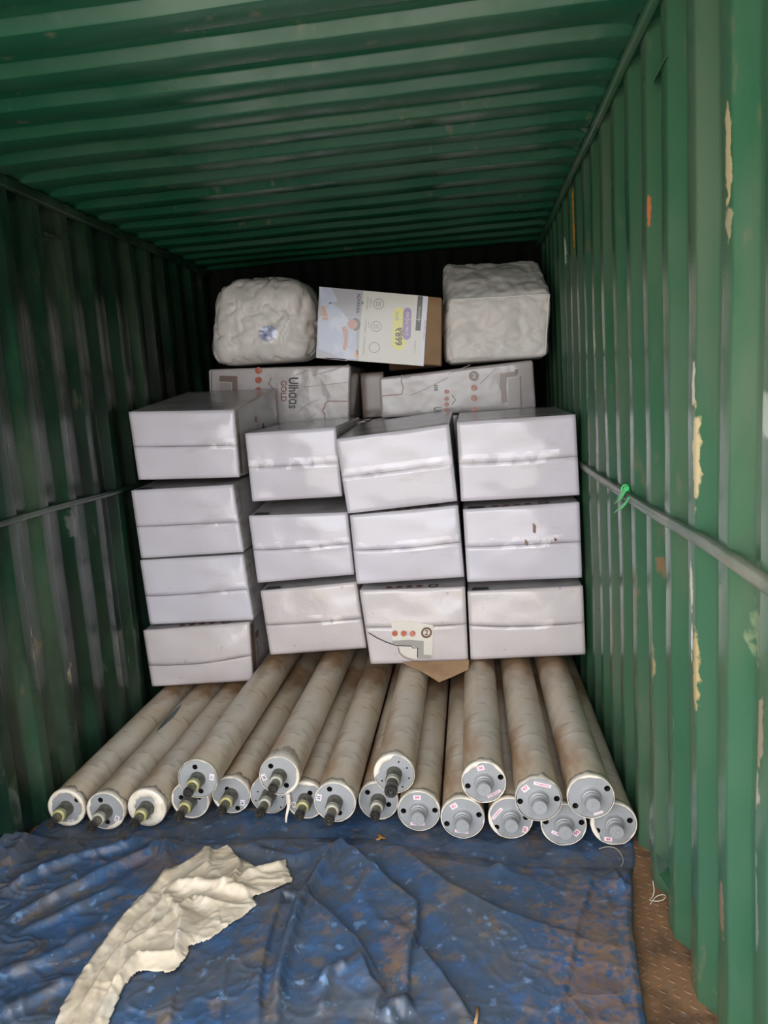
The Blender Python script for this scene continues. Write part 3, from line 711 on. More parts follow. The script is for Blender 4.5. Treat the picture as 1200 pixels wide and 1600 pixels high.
roller('U4', (616, 1209), Z2, RL, 'long', [(623, 1190.5), (636, 1200), (639, 1216), (629, 1229.5), (597, 1220)], 'steel roller with a fat black shaft in the upper layer near the middle', GU, dict(rin=.97, amp=.02, arcs=[(85, 190, .72)]), [], seed=17, slen=1.15, hr=.0035)
roller('U06', (756, 1222), Z2+.004, RR, 'short', [(731, 1228), (783, 1214)], 'steel roller stickered 06 in the upper layer, plastic drawn over its top', GU, dict(rin=.95, amp=.03, arcs=[(95, 155, .82), (20, 60, .88)]), [(751, 1200, .026, .018, 14, '06', 'r'), (772, 1240, .055, .010, 30, NM, 'r')], seed=18)
roller('U97', (841.5, 1249), Z2-.002, RR, 'short', [(812, 1252), (870, 1248)], 'steel roller stickered 97 in the upper layer, rust-coloured bore in its shaft', GU, dict(rin=.985, amp=.01), [(821, 1232, .026, .020, 38, '97', 'r'), (847.5, 1226, .060, .012, -14, NM, 'r')], seed=19)
roller('UD', (923, 1245), Z2, RR, 'short', [(899, 1259), (949, 1232)], 'steel roller in the upper layer nearest the right wall', GU, dict(rin=.965, amp=.02, arcs=[(60, 120, .88)]), [(935, 1270, .034, .010, 20, '', 'r')], seed=20)
# shred of wrap hanging between two rollers
x, y, z, R = ROLL['L7']
V = []
for i in range(12):
    u = i/11; wv = .009*(1-.6*u)+.002*noise.noise(Vector((u*7, 1, 0)))
    for s_ in (-1, 1): V.append((x-.068+.006*sin(u*5)+s_*wv, y-.012-.035*u, .115-.105*u))
o = mesh_obj('wrap_shred', V, grid_faces(12, 2), m_plast); sm = o.modifiers.new('t', 'SOLIDIFY'); sm.thickness = .001
tag(o, 'torn cream shred of wrap hanging beside the roller stickered 32', 'plastic shred')

# ------------------------------------------------------------------ cartons
CART = {
    'A1': (3.72, [(0.079, 1.645), (0.637, 1.62), (0.631, 1.277), (0.092, 1.292)], [1.465, 1.44]),
    'A2': (3.72, [(0.044, 1.241), (0.594, 1.243), (0.617, 0.888), (0.056, 0.877)], [1.048, 1.05]),
    'A3': (3.72, [(0.048, 0.87), (0.612, 0.878), (0.635, 0.523), (0.063, 0.516)], [0.675, 0.693]),
    'A4': (3.72, [(0.02, 0.486), (0.61, 0.514), (0.600, 0.190), (0.034, 0.168)], [0.289, 0.332]),
    'B1': (3.76, [(0.667, 1.498), (1.140, 1.502), (1.147, 1.147), (0.673, 1.144)], [1.321, 1.32]),
    'B2': (3.76, [(0.646, 1.072), (1.168, 1.066), (1.180, 0.737), (0.661, 0.712)], [0.888, 0.903]),
    'B3': (3.76, [(0.671, 0.67), (1.188, 0.7), (1.216, 0.34), (0.694, 0.316)], [0.482, 0.504]),
    'C1': (3.62, [(1.158, 1.448), (1.711, 1.488), (1.732, 1.114), (1.191, 1.078)], [1.259, 1.298]),
    'C2': (3.62, [(1.2, 1.071), (1.734, 1.096), (1.747, 0.737), (1.21, 0.721)], [0.894, 0.913]),
    'C3': (3.62, [(1.221, 0.691), (1.748, 0.689), (1.745, 0.305), (1.252, 0.303)], [0.499, 0.5]),
    'D1': (3.64, [(1.745, 1.494), (2.303, 1.496), (2.312, 1.111), (1.747, 1.108)], [1.295, 1.298]),
    'D2': (3.64, [(1.754, 1.07), (2.310, 1.08), (2.313, 0.707), (1.758, 0.706)], [0.883, 0.887]),
    'D3': (3.64, [(1.756, 0.66), (2.316, 0.669), (2.320, 0.319), (1.755, 0.306)], [0.487, 0.482]),
}
LAB = {
    'A1': 'white carton on top of the stack beside the left wall',
    'A2': 'white carton second from the top beside the left wall, red lines on its side',
    'A3': 'white carton third from the top beside the left wall, wrinkled shiny face',
    'A4': 'creased white carton at the bottom of the left stack, directly on the rollers',
    'B1': 'white carton on top of the second stack from the left',
    'B2': 'white carton in the middle of the second stack from the left',
    'B3': 'white carton at the bottom of the second stack from the left',
    'C1': 'tilted white carton on top of the third stack from the left',
    'C2': 'white carton with bright glossy tape in the middle of the third stack from the left',
    'C3': 'damaged white carton with printed panel and ring mark 2, sagging onto the rollers',
    'D1': 'white carton on top of the stack beside the right wall',
    'D2': 'white carton with small brown stains in the middle of the right-hand stack',
    'D3': 'white carton at the bottom of the stack beside the right wall',
}
LEN = .86
def lerp(a, b_, t): return a+(b_-a)*t
def carton(key, seed):
    Y, fr_, sm_ = CART[key]; col = key[0]; up_ = {'A': 4, 'B': 3, 'C': 3, 'D': 3}[col]; k = int(key[1])
    TL, TR, BR, BL = [Vector((x, Y, z)) for x, z in fr_]
    # back face: upright, top meets the carton above
    if k == 1:
        lift = .10 if key == 'A1' else (.045 if key == 'C1' else .02); btl, btr = TL.z+lift, TR.z+lift
        if key == 'A1': btr = TR.z+.11
    else:
        ab = CART[col+str(k-1)][1]; btl, btr = ab[3][1]-.004, ab[2][1]-.004
    if k < up_: bbl, bbr = BL.z, BR.z
    else: bbl = bbr = (.166 if col == 'A' else .303); 
    xl = (TL.x+BL.x)/2; xr = (TR.x+BR.x)/2
    base = Vector(((xl+xr)/2, Y+LEN/2, min(BL.z, BR.z)))
    P = {(0, 0, 0): BL, (1, 0, 0): BR, (0, 0, 1): TL, (1, 0, 1): TR,
         (0, 1, 0): Vector((BL.x, Y+LEN, bbl)), (1, 1, 0): Vector((BR.x, Y+LEN, bbr)), (0, 1, 1): Vector((TL.x, Y+LEN, btl)), (1, 1, 1): Vector((TR.x, Y+LEN, btr))}
    t = thing('carton', LAB[key], 'carton', base, 'white cartons stacked on the rollers')
    P = {q_: p-base for q_, p in P.items()}
    h = (P[(1, 0, 0)]-P[(0, 0, 0)]).length/2, LEN/2, (P[(0, 0, 1)]-P[(0, 0, 0)]).length/2
    U, F, fid = cubesurf((8, 10, 8), h, .012)
    soft = {'A4': 1.8, 'C3': 1.6, 'A3': 1.2, 'D3': 1.3, 'B3': 1.2}.get(key, .8)
    def bulge(u, v):     # how far the end panel bellies out
        e = sin(pi*min(1, max(0, u)))*sin(pi*min(1, max(0, v)))
        return e*.010*soft+.0045*soft*noise.noise(Vector((u*2.3, v*2.6, seed)))*min(1, 6*min(u, 1-u, v, 1-v)+.2)
    V = []
    for c in U:
        p = tril(c, P)
        if c.y < -.5: p.y += .006                     # body sits behind the flaps
        if abs(c.z) > .9 and abs(c.x) < .9: p.z -= .002
        V.append(p)
    body = mesh_obj('body', V, F, None, t, mats=[m_cards if col in 'ABC' else m_cards], fm=None)
    # the two end flaps, meeting at the seam
    sL, sR = (sm_[0]-BL.z)/(TL.z-BL.z), (sm_[1]-BR.z)/(TR.z-BR.z)
    A, B_, C_, D_ = P[(0, 0, 0)], P[(1, 0, 0)], P[(1, 0, 1)], P[(0, 0, 1)]
    def front(u, v, off=0):
        p = A*(1-u)*(1-v)+B_*u*(1-v)+C_*u*v+D_*(1-u)*v
        return Vector((p.x, p.y-bulge(u, v)-off, p.z))
    sag = {'A4': -.035, 'D3': -.02, 'C2': -.015, 'B2': -.01, 'A3': -.012, 'D1': -.01}.get(key, 0)
    for half in (0, 1):
        nu, nv = 30, 10; Vf = []
        for layer in (0, 1):
            for i in range(nu):
                u = i/(nu-1); s_ = lerp(sL, sR, u)+sag*sin(pi*u)+.006*noise.noise(Vector((u*3, seed, 2)))
                gap = .0016/(TL.z-BL.z)*(1+1.2*noise.noise(Vector((u*4, seed, 7))))
                for j in range(nv):
                    w_ = j/(nv-1)
                    v = lerp(.004, s_-gap, w_) if half == 0 else lerp(s_+gap, .996, w_)
                    uu = .003+u*.994
                    lip = .0012*max(0, 1-abs(v-s_)/.08)*(1 if half else .2)
                    roll = -.004*max(0, 1-min(v, 1-v)/.014)**2-.004*max(0, 1-min(uu, 1-uu)/.008)**2
                    Vf.append(front(uu, v, lip+roll-(0 if layer == 0 else -0)+(.0 if layer == 0 else -.004)))
        n1 = nu*nv; Ff = [f[::-1] for f in grid_faces(nu, nv)]+[(a+n1, b_+n1, c+n1, d+n1) for a, b_, c, d in grid_faces(nu, nv)]
        for i in range(nu-1):
            a = i*nv; Ff.append((a, a+nv, a+nv+n1, a+n1)); a = i*nv+nv-1; Ff.append((a, a+n1, a+nv+n1, a+nv))
        for j in range(nv-1):
            Ff.append((j, j+n1, j+1+n1, j+1)); a = (nu-1)*nv+j; Ff.append((a, a+1, a+1+n1, a+n1))
        recalc(mesh_obj('flap', Vf, Ff, m_cardw if key in ('A4', 'B3', 'D3', 'C3') else m_card, t))
    if key != 'C3':
        nu, nv = 30, 5; Vt = []
        for i in range(nu):
            u = .01+.98*i/(nu-1); s_ = lerp(sL, sR, u)+sag*sin(pi*u)
            for j in range(nv):
                v = s_+(-.05+.16*j/(nv-1)); Vt.append(front(u, v, .0032+.0018*noise.noise(Vector((u*9, v*9, seed)))))
        mesh_obj('clear_tape', Vt, grid_faces(nu, nv), m_ctape, t)
    # top and side print
    TLb, TRb = P[(0, 1, 1)], P[(1, 1, 1)]
    def top(u, w_):      # w_ metres back from the front edge
        f = w_/LEN; p = (D_*(1-u)+C_*u)*(1-f)+(TLb*(1-u)+TRb*u)*f; n_ = (TRb-D_).cross(TLb-C_)
        return p+Vector((0, 0, .0012))
    wdt = (C_-D_).length
    Br, Cr = P[(1, 1, 0)], P[(1, 1, 1)]
    def side(w_, v):     # right-hand side
        f = w_/LEN; p = (B_*(1-v)+C_*v)*(1-f)+(Br*(1-v)+Cr*v)*f; return p+Vector((.0012, 0, 0))
    if key in ('C2', 'C3', 'D1', 'D2', 'A4'):
        u0 = {'D1': .33, 'A4': .35, 'C3': .28, 'D2': .28, 'C2': .35}[key]
        for i in range(4):
            uu = u0+i*.095; flat_poly('printed_emblem', circ(uu*wdt, .035, .017, .015, 14), m_red, t, lambda x, y: top(x/wdt, y))
        ring_poly('printed_ring', (u0+.42)*wdt, .035, .016, .026, m_dred, t, lambda x, y: top(x/wdt, y))
    if key in ('A2', 'B2', 'B3', 'D3', 'D2'):
        flat_poly('printed_bar', [(.02, .012), (.11, .012), (.10, .05), (.03, .06)], m_dkp, t, lambda x, y: top(x/wdt, y))
    if col == 'A':
        st_ = {'A1': [], 'A2': [[(.005, .93), (.06, .93), (.075, .80), (.075, .62), (.02, .52), (.005, .52)]], 'A3': [[(.005, .62), (.07, .62), (.085, .8), (.20, .82)]], 'A4': [[(.04, .95), (.05, .6), (.12, .55), (.12, .1)]]}[key]
        for s_ in st_: stroke('printed_line', s_, .006, m_red, t, lambda x, y: side(x, y))
    if key == 'A1':
        flat_poly('printed_band', [(.02, .05), (.06, .05), (.06, .96), (.02, .96)], m_tape, t, side)
        for i in range(3): flat_poly('printed_emblem', circ(.38, .72-i*.2, .03, .045, 14), m_red, t, side)
        flat_poly('printed_bar', [(.5, .45), (.54, .45), (.54, .62), (.5, .62)], m_ink, t, side)
    if key == 'A4':
        flat_poly('printed_band', [(.012, .04), (.075, .04), (.075, .94), (.012, .94)], m_tape, t, side)
        flat_poly('printed_band', [(.09, .62), (.15, .62), (.15, .74), (.09, .74)], m_tape, t, side)
    if key == 'C3':
        ww, hh_ = 1, 1
        inv = lambda px, py: ((aty(px, py, Y).x-BL.x-(TL.x-BL.x)*((aty(px, py, Y).z-BL.z)/(TL.z-BL.z)))/(wdt*.975), (aty(px, py, Y).z-BL.z)/(TL.z-BL.z))
        fr3 = lambda px, py: front(*inv(px, py), .0045)
        fr4 = lambda px, py: front(*inv(px, py), .0062)
        fr5 = lambda px, py: front(*inv(px, py), .0078)
        def patch(name, pts, mat, f):
            o = flat_poly(name, pts, mat, t, f); return o
        patch('printed_panel', [(612, 970), (640, 968), (678, 975), (679, 1000), (679, 1030), (660, 1030), (640, 1026), (628, 1020), (624, 1008), (615, 1006)], m_cream, fr3)
        patch('printed_panel', [(614, 1000), (640, 998), (664, 1000), (665, 1022), (678, 1023), (678, 1029), (655, 1029), (655, 1011), (645, 1008), (615, 1005)], m_gprn, fr4)
        for cx in (618, 632, 646): patch('printed_emblem', circ(cx, 988, 4.6, 4.6, 14), m_orng, fr4)
        ring_poly('printed_ring', 668, 986.5, 5.6, 8.6, m_gold, t, fr4)
        cpx = lambda u, v: fr5(668+u, 986.5-v)
        text_mesh('2', 11, m_gold, t, cpx, 'printed_text', True)
        stroke('torn_edge', [(576, 988), (590, 996), (604, 1002), (620, 1007), (645, 1008), (647, 1011), (655, 1011), (655, 1026)], 1.3, m_ink, t, fr5)
        stroke('torn_edge', [(624, 1009), (625, 1018), (633, 1026), (650, 1032), (676, 1034)], 1.0, m_edge, t, fr5)
        # burst kraft flap hanging out underneath
        q_ = [aty(629, 1036, Y-.02), aty(733, 1032, Y-.02), aty(732, 1046, Y-.05), aty(706, 1058, Y-.09), aty(686, 1066, Y-.10), aty(660, 1050, Y-.07)]
        for p in q_: p.z = max(p.z, .212)
        q_ = [p-base for p in q_]; n_ = Vector((0, .002, .003)); V = q_+[p+n_ for p in q_]; kk = len(q_)
        F = [tuple(range(kk))[::-1], tuple(range(kk, 2*kk))]+[(i, (i+1) % kk, (i+1) % kk+kk, i+kk) for i in range(kk)]
        o = recalc(mesh_obj('torn_flap', V, F, m_kraft, t, smooth=False)); o['label'] = 'brown cardboard flap hanging out'
    if key == 'D2':
        iv = lambda px, py: ((aty(px, py, Y).x-BL.x)/(BR.x-BL.x), (aty(px, py, Y).z-BL.z)/(TL.z-BL.z))
        for pts in ([(833, 818), (838, 822), (837, 834), (833, 832)], [(821, 842), (826, 848), (825, 853), (820, 851)], [(866, 841), (871, 843), (870, 846), (867, 846)]):
            flat_poly('stain', pts, m_gold, t, lambda x, y: front(*iv(x, y), .0045))
    return t
for i, key in enumerate(CART): carton(key, i*3.7+1)

# cartons of the second row, hidden behind the front stacks, that carry the upper load
def plain_box(name, label, cat, lo, hi, mat, group=None, r=.008, top_mat=None):
    lo, hi = Vector(lo), Vector(hi); base = Vector(((lo.x+hi.x)/2, (lo.y+hi.y)/2, lo.z)); h = (hi-lo)/2
    U, F, fid = cubesurf((4, 4, 4), h, r)
    V = [Vector((c.x*h.x, c.y*h.y, c.z*h.z+h.z)) for c in U]
    o = mesh_obj(name, V, F, mat); o.location = base; return tag(o, label, cat, group)
for ci, (xa, xb) in enumerate([(.05, .60), (.63, 1.17), (1.20, 1.74), (1.77, 2.31)]):
    for r_ in range(3):
        z0 = .302+r_*.400
        plain_box('carton', 'white carton in the second row, hidden behind the front stacks', 'carton', (xa, 4.64, z0), (xb, 5.38, z0+.397), m_cards, 'cartons hidden behind the front stacks')

# ---- long printed cartons lying across the top
def long_carton(label, Yf, quad, depth, seed, group):
    TL, TR, BR, BL = [Vector((x, Yf, z)) for x, z in quad]; base = Vector(((BL.x+BR.x)/2, Yf+depth/2, min(BL.z, BR.z)))
    t = thing('printed_carton', label, 'carton', base, group)
    bk = Vector((0, depth, 0)); P = {(0, 0, 0): BL, (1, 0, 0): BR, (0, 0, 1): TL, (1, 0, 1): TR, (0, 1, 0): BL+bk, (1, 1, 0): BR+bk, (0, 1, 1): TL+bk, (1, 1, 1): TR+bk}
    P = {k: p-base for k, p in P.items()}; h = ((BR-BL).length/2, depth/2, (TL-BL).length/2)
    U, F, fid = cubesurf((10, 6, 6), h, .016)
    V = []
    for c in U:
        p = tril(c, P); p += Vector((0, -.002*noise.noise(Vector((c.x*2, c.z*2, seed))), 0)); V.append(p)
    mesh_obj('body', V, F, m_prn, t)
    def f(px, py, off=.003):
        q_ = aty(px, py, Yf); return Vector((q_.x, Yf-off, q_.z))-base
    return t, f
YU = 4.65
q_ = [aty(x, y, YU).to_tuple()[::2] for x, y in ((325, 577), (548, 570), (546, 655), (327, 655))]
q_[3] = (q_[3][0], q_[2][1]+.0); q_ = [(max(x, .05), z) for x, z in q_]
q_[2] = (q_[2][0], 1.506); q_[3] = (q_[3][0], 1.506)
GP = 'long printed cartons lying across the stacks'
t, f = long_carton('long printed carton with GOLD lettering lying under the left white sack', YU, q_, .68, 3, GP)
rotp = lambda cx, cy, g: (lambda u, v: g(cx-(-v)*1.0*1, cy+u))     # lettering reads downwards
def down(cx, cy, off=.004): return lambda u, v: f(cx+v, cy+u, off)
text_mesh('Ulh\u0251\u0251s', 21, m_ink, t, down(458, 614), 'printed_text', True, sx=.78)
text_mesh('GOLD', 12.5, m_red, t, down(443, 611), 'printed_text', True, sx=.95)
text_mesh('24 K', 6, m_fink, t, down(433, 604), 'printed_text')
stroke('printed_line', [(424, 590), (420, 600), (426, 606), (421, 612)], 1.2, m_red, t, f)
for cy in (579, 594, 610): flat_poly('printed_emblem', circ(404, cy, 5.5, 5.5, 14), m_orng, t, f)
stroke('printed_line', [(545, 627), (512, 627), (508, 631), (507, 637), (504, 641), (507, 646), (508, 655)], 1.8, m_red, t, f)
flat_poly('printed_band', [(343, 587), (371, 588), (371, 611), (363, 611), (363, 597), (343, 596)], m_tape, t, f)
flat_poly('printed_panel', [(344, 598), (361, 598), (361, 612), (344, 612)], m_pale, t, f)
stroke('printed_line', [(331, 579), (331, 640)], 1.2, m_gold, t, f)
for pts in ([(488, 587), (520, 578), (545, 570)], [(462, 586), (500, 572)], [(475, 605), (520, 600), (545, 597)], [(464, 645), (480, 632), (498, 624)], [(480, 656), (495, 646)], [(390, 615), (430, 607)]):
    stroke('printed_line', pts, .9, m_fink, t, f)
q_ = [aty(x, y, YU).to_tuple()[::2] for x, y in ((592, 590), (833, 562), (838, 640), (595, 648))]
q_[2] = (min(q_[2][0], 2.28), 1.506); q_[3] = (q_[3][0], 1.506)
t, f = long_carton('long printed carton with ring mark 2 lying under the right white sack', YU, q_, .62, 8, GP)
text_mesh('os', 11, m_ink, t, down(682, 606), 'printed_text', True)
text_mesh('Ul', 16, m_ink, t, down(683, 640), 'printed_text', True, sx=.6)
for cy in (612, 623, 632, 641): flat_poly('printed_emblem', circ(698, cy, 4, 3.6, 12), m_orng, t, f)
stroke('printed_line', [(706, 617), (712, 625), (706, 632)], 1.2, m_ink, t, f)
for cy in (606, 622, 640): flat_poly('printed_emblem', circ(741, cy, 5.2, 5, 14), m_orng, t, f)
flat_poly('printed_emblem', circ(740.5, 587.5, 8, 8, 20), m_gold, t, f)
text_mesh('2', 10, m_prn, t, lambda u, v: f(740.5+u, 587.5-v, .005), 'printed_text', True)
stroke('printed_line', [(593, 619), (628, 616), (630, 605), (627, 596), (628, 586)], 1.6, m_red, t, f)
flat_poly('printed_band', [(782, 584), (806, 580), (806, 588), (792, 590), (791, 604), (793, 628), (784, 630), (783, 612), (780, 604)], m_tape, t, f)
flat_poly('printed_panel', [(794, 592), (812, 590), (813, 636), (794, 638)], m_pale, t, lambda x, y: f(x, y, .0055))
stroke('printed_line', [(813, 588), (814, 636)], 1.6, m_gold, t, lambda x, y: f(x, y, .007))
flat_poly('tear', [(804, 578), (810, 576), (809, 584), (806, 588)], m_gold, t, lambda x, y: f(x, y, .008))
for pts in ([(640, 618), (665, 608), (700, 590)], [(750, 600), (775, 575)], [(700, 585), (735, 570)]): stroke('printed_line', pts, .9, m_fink, t, f)

plain_box('carton', 'worn printed carton squeezed into the dark gap between the two long cartons', 'carton', (1.10, 5.02, 1.502), (1.26, 5.36, 1.80), m_tape)
bx = plain_box('cardboard_box', 'dark brown cardboard box standing behind the advert-printed box', 'box', (1.30, 5.0, 1.80), (1.63, 5.36, 2.24), m_dkraft)

# ------------------------------------------------------------------ pictured retail box with a price bubble
YA = 4.42
def A_(px, py, off=.0): q_ = aty(px, py, YA); return Vector((q_.x, YA-off, q_.z))
TL, TR, BR, BL = A_(499, 448), A_(690, 465), A_(689, 571), A_(494, 559)
base = Vector(((BL.x+BR.x)/2, YA+.12, BR.z))
t = thing('retail_box', 'white and kraft box with a pictured sleeper and yellow 899 price bubble', 'box', base)
dep = Vector((.0, .20, .0)); Pq = {(0, 0, 0): BL, (1, 0, 0): BR, (0, 0, 1): TL, (1, 0, 1): TR, (0, 1, 0): BL+dep, (1, 1, 0): BR+dep, (0, 1, 1): TL+dep, (1, 1, 1): TR+dep}
Pq = {k: p-base for k, p in Pq.items()}; h = ((BR-BL).length/2, .11, (TL-BL).length/2)
U, F, fid = cubesurf((6, 4, 4), h, .006)
mesh_obj('body', [tril(c, Pq) for c in U], F, m_kraft, t)
def f(px, py, off=.002): return A_(px, py, off)-base
mk = lambda n, c, **k: M(n, s2l(*c), .35, coat=.7, coatr=.12, **k)
p_bg = mk('box_print_offwhite', (206, 202, 192)); p_blue = mk('box_print_duvet', (176, 184, 208)).layer(s2l(200, 206, 224), 9, .45, .6, .7)
p_skin = mk('box_print_skin', (186, 126, 96)); p_hair = mk('box_print_hair', (60, 46, 42)); p_pil = mk('box_print_pillow', (158, 156, 166))
p_yel = mk('box_print_yellow', (222, 212, 40)); p_pur = mk('box_print_purple', (118, 70, 150)); p_lil = mk('box_print_lilac', (206, 206, 224))
p_red = mk('box_print_lips', (170, 60, 50)); p_grn = mk('box_print_green', (70, 130, 90)); p_org = mk('box_print_orange', (216, 150, 60)); p_gry = mk('box_print_grey', (120, 118, 116))
P1 = lambda n, pts, m, o=.002: flat_poly(n, pts, m, t, lambda x, y: f(x, y, o))
P1('printed_panel', [(499, 448), (668, 463), (662, 572), (494, 559)], p_bg)
P1('printed_picture', [(499, 448), (568, 454), (566, 480), (562, 520), (560, 564), (494, 559)], p_pil, .0028)
P1('printed_picture', [(516, 472), (530, 482), (545, 500), (556, 516), (558, 561), (535, 560), (498, 545), (497, 500)], p_blue, .0034)
P1('printed_picture', [(499, 448), (518, 450), (528, 470), (512, 476), (502, 490)], p_blue, .0034)
P1('printed_picture', [(502, 478), (507, 478), (513, 495), (512, 501), (504, 500), (503, 490)], p_skin, .0042)
P1('printed_picture', circ(556, 507, 7, 10, 18), p_hair, .0042)
P1('printed_picture', circ(551, 507, 8, 7.5, 18), p_skin, .0048)
P1('printed_picture', circ(546, 505, 1.6, 1.0, 8), p_red, .0054)
P1('printed_picture', [(534, 512), (540, 510), (544, 518), (543, 540), (540, 548), (535, 546), (538, 535), (537, 522)], p_skin, .0048)
P1('printed_picture', [(555, 547), (559, 546), (560, 555), (557, 559), (553, 556)], p_org, .0048)
P1('printed_picture', [(557, 546), (560, 548), (559, 556), (557, 552)], p_hair, .0054)
def dn(cx, cy, o=.004, sl=-.07): return lambda u, v: f(cx+v+sl*u, cy+u, o)
text_mesh('ADVANSA', 7.5, m_ink, t, dn(560, 474), 'printed_text', True, sx=.9)
P1('printed_leaf', [(566, 470), (569, 473), (566, 477), (564, 474)], p_grn, .0042)
for (cx, cy) in ((592, 475), (588, 510), (585, 543)): ring_poly('printed_ring', cx, cy, 7.4, 8.4, p_gry, t, lambda x, y: f(x, y, .004))
for (cx, cy) in ((592, 475), (588, 510)):
    for k in (-3, 0, 3): stroke('printed_icon', [(cx+k, cy-4), (cx+k-.3, cy+4)], .9, p_gry, t, lambda x, y: f(x, y, .0042))
text_mesh('SOFT &', 4.2, p_gry, t, dn(579, 473), 'printed_text'); text_mesh('COMFORT', 4.2, p_gry, t, dn(574, 474), 'printed_text')
text_mesh('ANTI', 4.2, p_gry, t, dn(576, 507), 'printed_text'); text_mesh('MICROBIAL', 4.2, p_gry, t, dn(571, 510), 'printed_text')
text_mesh('HYPOALLERGENIC', 3.6, p_gry, t, dn(569, 540), 'printed_text')
def pill(cx, cy, hw, hl, sl=-.03):
    pts = circ(cx, cy-hl+hw, hw, hw, 12, pi, 2*pi)+circ(cx, cy+hl-hw, hw, hw, 12, 0, pi); return [(x+sl*(y-cy), y) for x, y in pts]
P1('price_bubble', pill(624, 514, 10.5, 33), p_yel, .0036); P1('price_bubble', pill(636, 506, 6.4, 25), p_pur, .0044)
text_mesh('\u20b9899', 15, m_ink, t, dn(622.5, 526, .0048, -.03), 'printed_text', True, sx=.92)
text_mesh('\u20b92599', 5.5, p_gry, t, dn(620, 494, .0048, -.03), 'printed_text')
text_mesh('SPECIAL PRICE', 6, p_bg, t, dn(636, 506, .0052, -.03), 'printed_text', sx=.95)
P1('printed_bar', [(653, 462.5), (661, 463), (657, 517), (649, 516.5)], m_ink, .0036)
text_mesh('MICROFIBRE', 4.2, p_bg, t, dn(655, 491, .0046), 'printed_text')
P1('printed_bar', [(662, 463), (669, 463.6), (661, 572), (656, 571.6)], p_lil, .0036)
text_mesh('microfibre pillow', 4.4, p_pur, t, dn(663.5, 515, .0046), 'printed_text')
text_mesh('40.6x60.9 cm', 3.6, p_gry, t, dn(648.5, 542, .004), 'printed_text')
P1('printed_line', [(505, 558.5), (540, 561), (543, 564), (515, 561)], p_pur, .0028)
stroke('tape', [(499, 495), (600, 498), (668, 500)], .7, p_bg, t, lambda x, y: f(x, y, .006))

# ------------------------------------------------------------------ white sacks
def sack(label, P, seed, amp, puff, mat, wr_scale=1.0, seams=True, round_=.07, n=(34, 22, 30)):
    """pillow-like sack: rounded six-sided body, puffed panels and real wrinkles"""
    base = sum((Vector(P[k]) for k in P if k[2] == 0), Vector())/4
    t = thing('white_sack', label, 'sack', base, 'white sacks on top of the load')
    P = {k: Vector(p)-base for k, p in P.items()}
    h = ((P[(1, 0, 0)]-P[(0, 0, 0)]).length/2, (P[(0, 1, 0)]-P[(0, 0, 0)]).length/2, (P[(0, 0, 1)]-P[(0, 0, 0)]).length/2)
    U, F, fid = cubesurf(n, h, round_)
    V = []
    for c in U:
        p = tril(c, P)
        pu = Vector((0, 0, 0))
        ex, ey, ez = [max(0, 1-t_*t_) for t_ in c]
        pu = Vector((c.x*ey*ez, c.y*ex*ez, max(c.z, 0)*ex*ey))*puff
        V.append(p+pu)
    o = mesh_obj('sack_body', V, F, mat, t)
    me = o.data; me.update(); vn = [v.normal.copy() for v in me.vertices]
    for v, nn in zip(me.vertices, vn):
        p = v.co*wr_scale; q_ = p+Vector((fbm(p*2+Vector((seed, 0, 0))), fbm(p*2+Vector((0, seed, 4))), fbm(p*2+Vector((8, 0, seed)))))*.14
        g1 = q_.x*.55+q_.z*.83; g2 = q_.z*.55-q_.x*.83
        r1 = max(0, 1-abs(noise.noise(Vector((g1*3.2, q_.y*5, g2*9+seed))))*3.4)**2
        r2 = max(0, 1-abs(noise.noise(Vector((q_.x*15+q_.z*5, q_.y*8, q_.z*3.5-q_.x*2+seed))))*3.4)**2
        low = fbm(p*2.4+Vector((seed*2, 3, 3)), 2)
        k = 1 if v.co.z > .02 else .2
        v.co += nn*(amp*(-r1*.9-r2*.5+.35)+low*.016)*k
        if v.co.z < .003: v.co.z = .003
    return t, P
# right-hand sack
Y0 = 4.50
fq = [aty(x, y, Y0) for x, y in ((697, 466), (864, 456), (855, 572), (694, 566))]
zb = 1.80
bk = [aty(685, 412, Y0+.42), aty(845, 398, Y0+.42)]
P = {(0, 0, 0): Vector((fq[3].x+.03, Y0, zb)), (1, 0, 0): Vector((min(fq[2].x, 2.29), Y0, zb)), (0, 0, 1): fq[0]+Vector((.015, 0, 0)), (1, 0, 1): Vector((min(fq[1].x, 2.30), Y0, fq[1].z)),
     (0, 1, 0): Vector((fq[3].x+.0, Y0+.46, zb)), (1, 1, 0): Vector((2.29, Y0+.46, zb)), (0, 1, 1): Vector((bk[0].x+.03, Y0+.44, bk[0].z)), (1, 1, 1): Vector((2.28, Y0+.44, bk[1].z-.02))}
t, Pl = sack('square white sack with stitched front edges, upper right beside the wall', P, 4.2, .011, .020, m_bag, 1.0, round_=.035)
def piping(t, pts, r, wob, seed):
    L = []
    for i in range(len(pts)-1):
        for k in range(14):
            p = pts[i].lerp(pts[i+1], k/14); L.append(p+Vector((noise.noise(Vector((i+k*.2, seed, 1))), noise.noise(Vector((i+k*.2, seed, 5)))*.5, noise.noise(Vector((i+k*.2, seed, 9)))))*wob)
    L.append(pts[-1]); V, F = tube(L, r, 8); mesh_obj('stitched_edge', V, F, m_seam, t)
a, b_, c, d = [Pl[k]+Vector((0, -.004, 0)) for k in ((0, 0, 1), (1, 0, 1), (1, 0, 0), (0, 0, 0))]
ins = lambda p, q_, s=.008: p+(q_-p)*s
piping(t, [a+Vector((.012, .006, -.010)), b_+Vector((-.012, .006, -.010))], .005, .006, 2)
piping(t, [b_+Vector((-.010, .006, -.012)), c+Vector((-.010, .006, .014))], .005, .008, 3)
piping(t, [d+Vector((.010, .006, .012)), a+Vector((.010, .006, -.012))], .005, .008, 4)
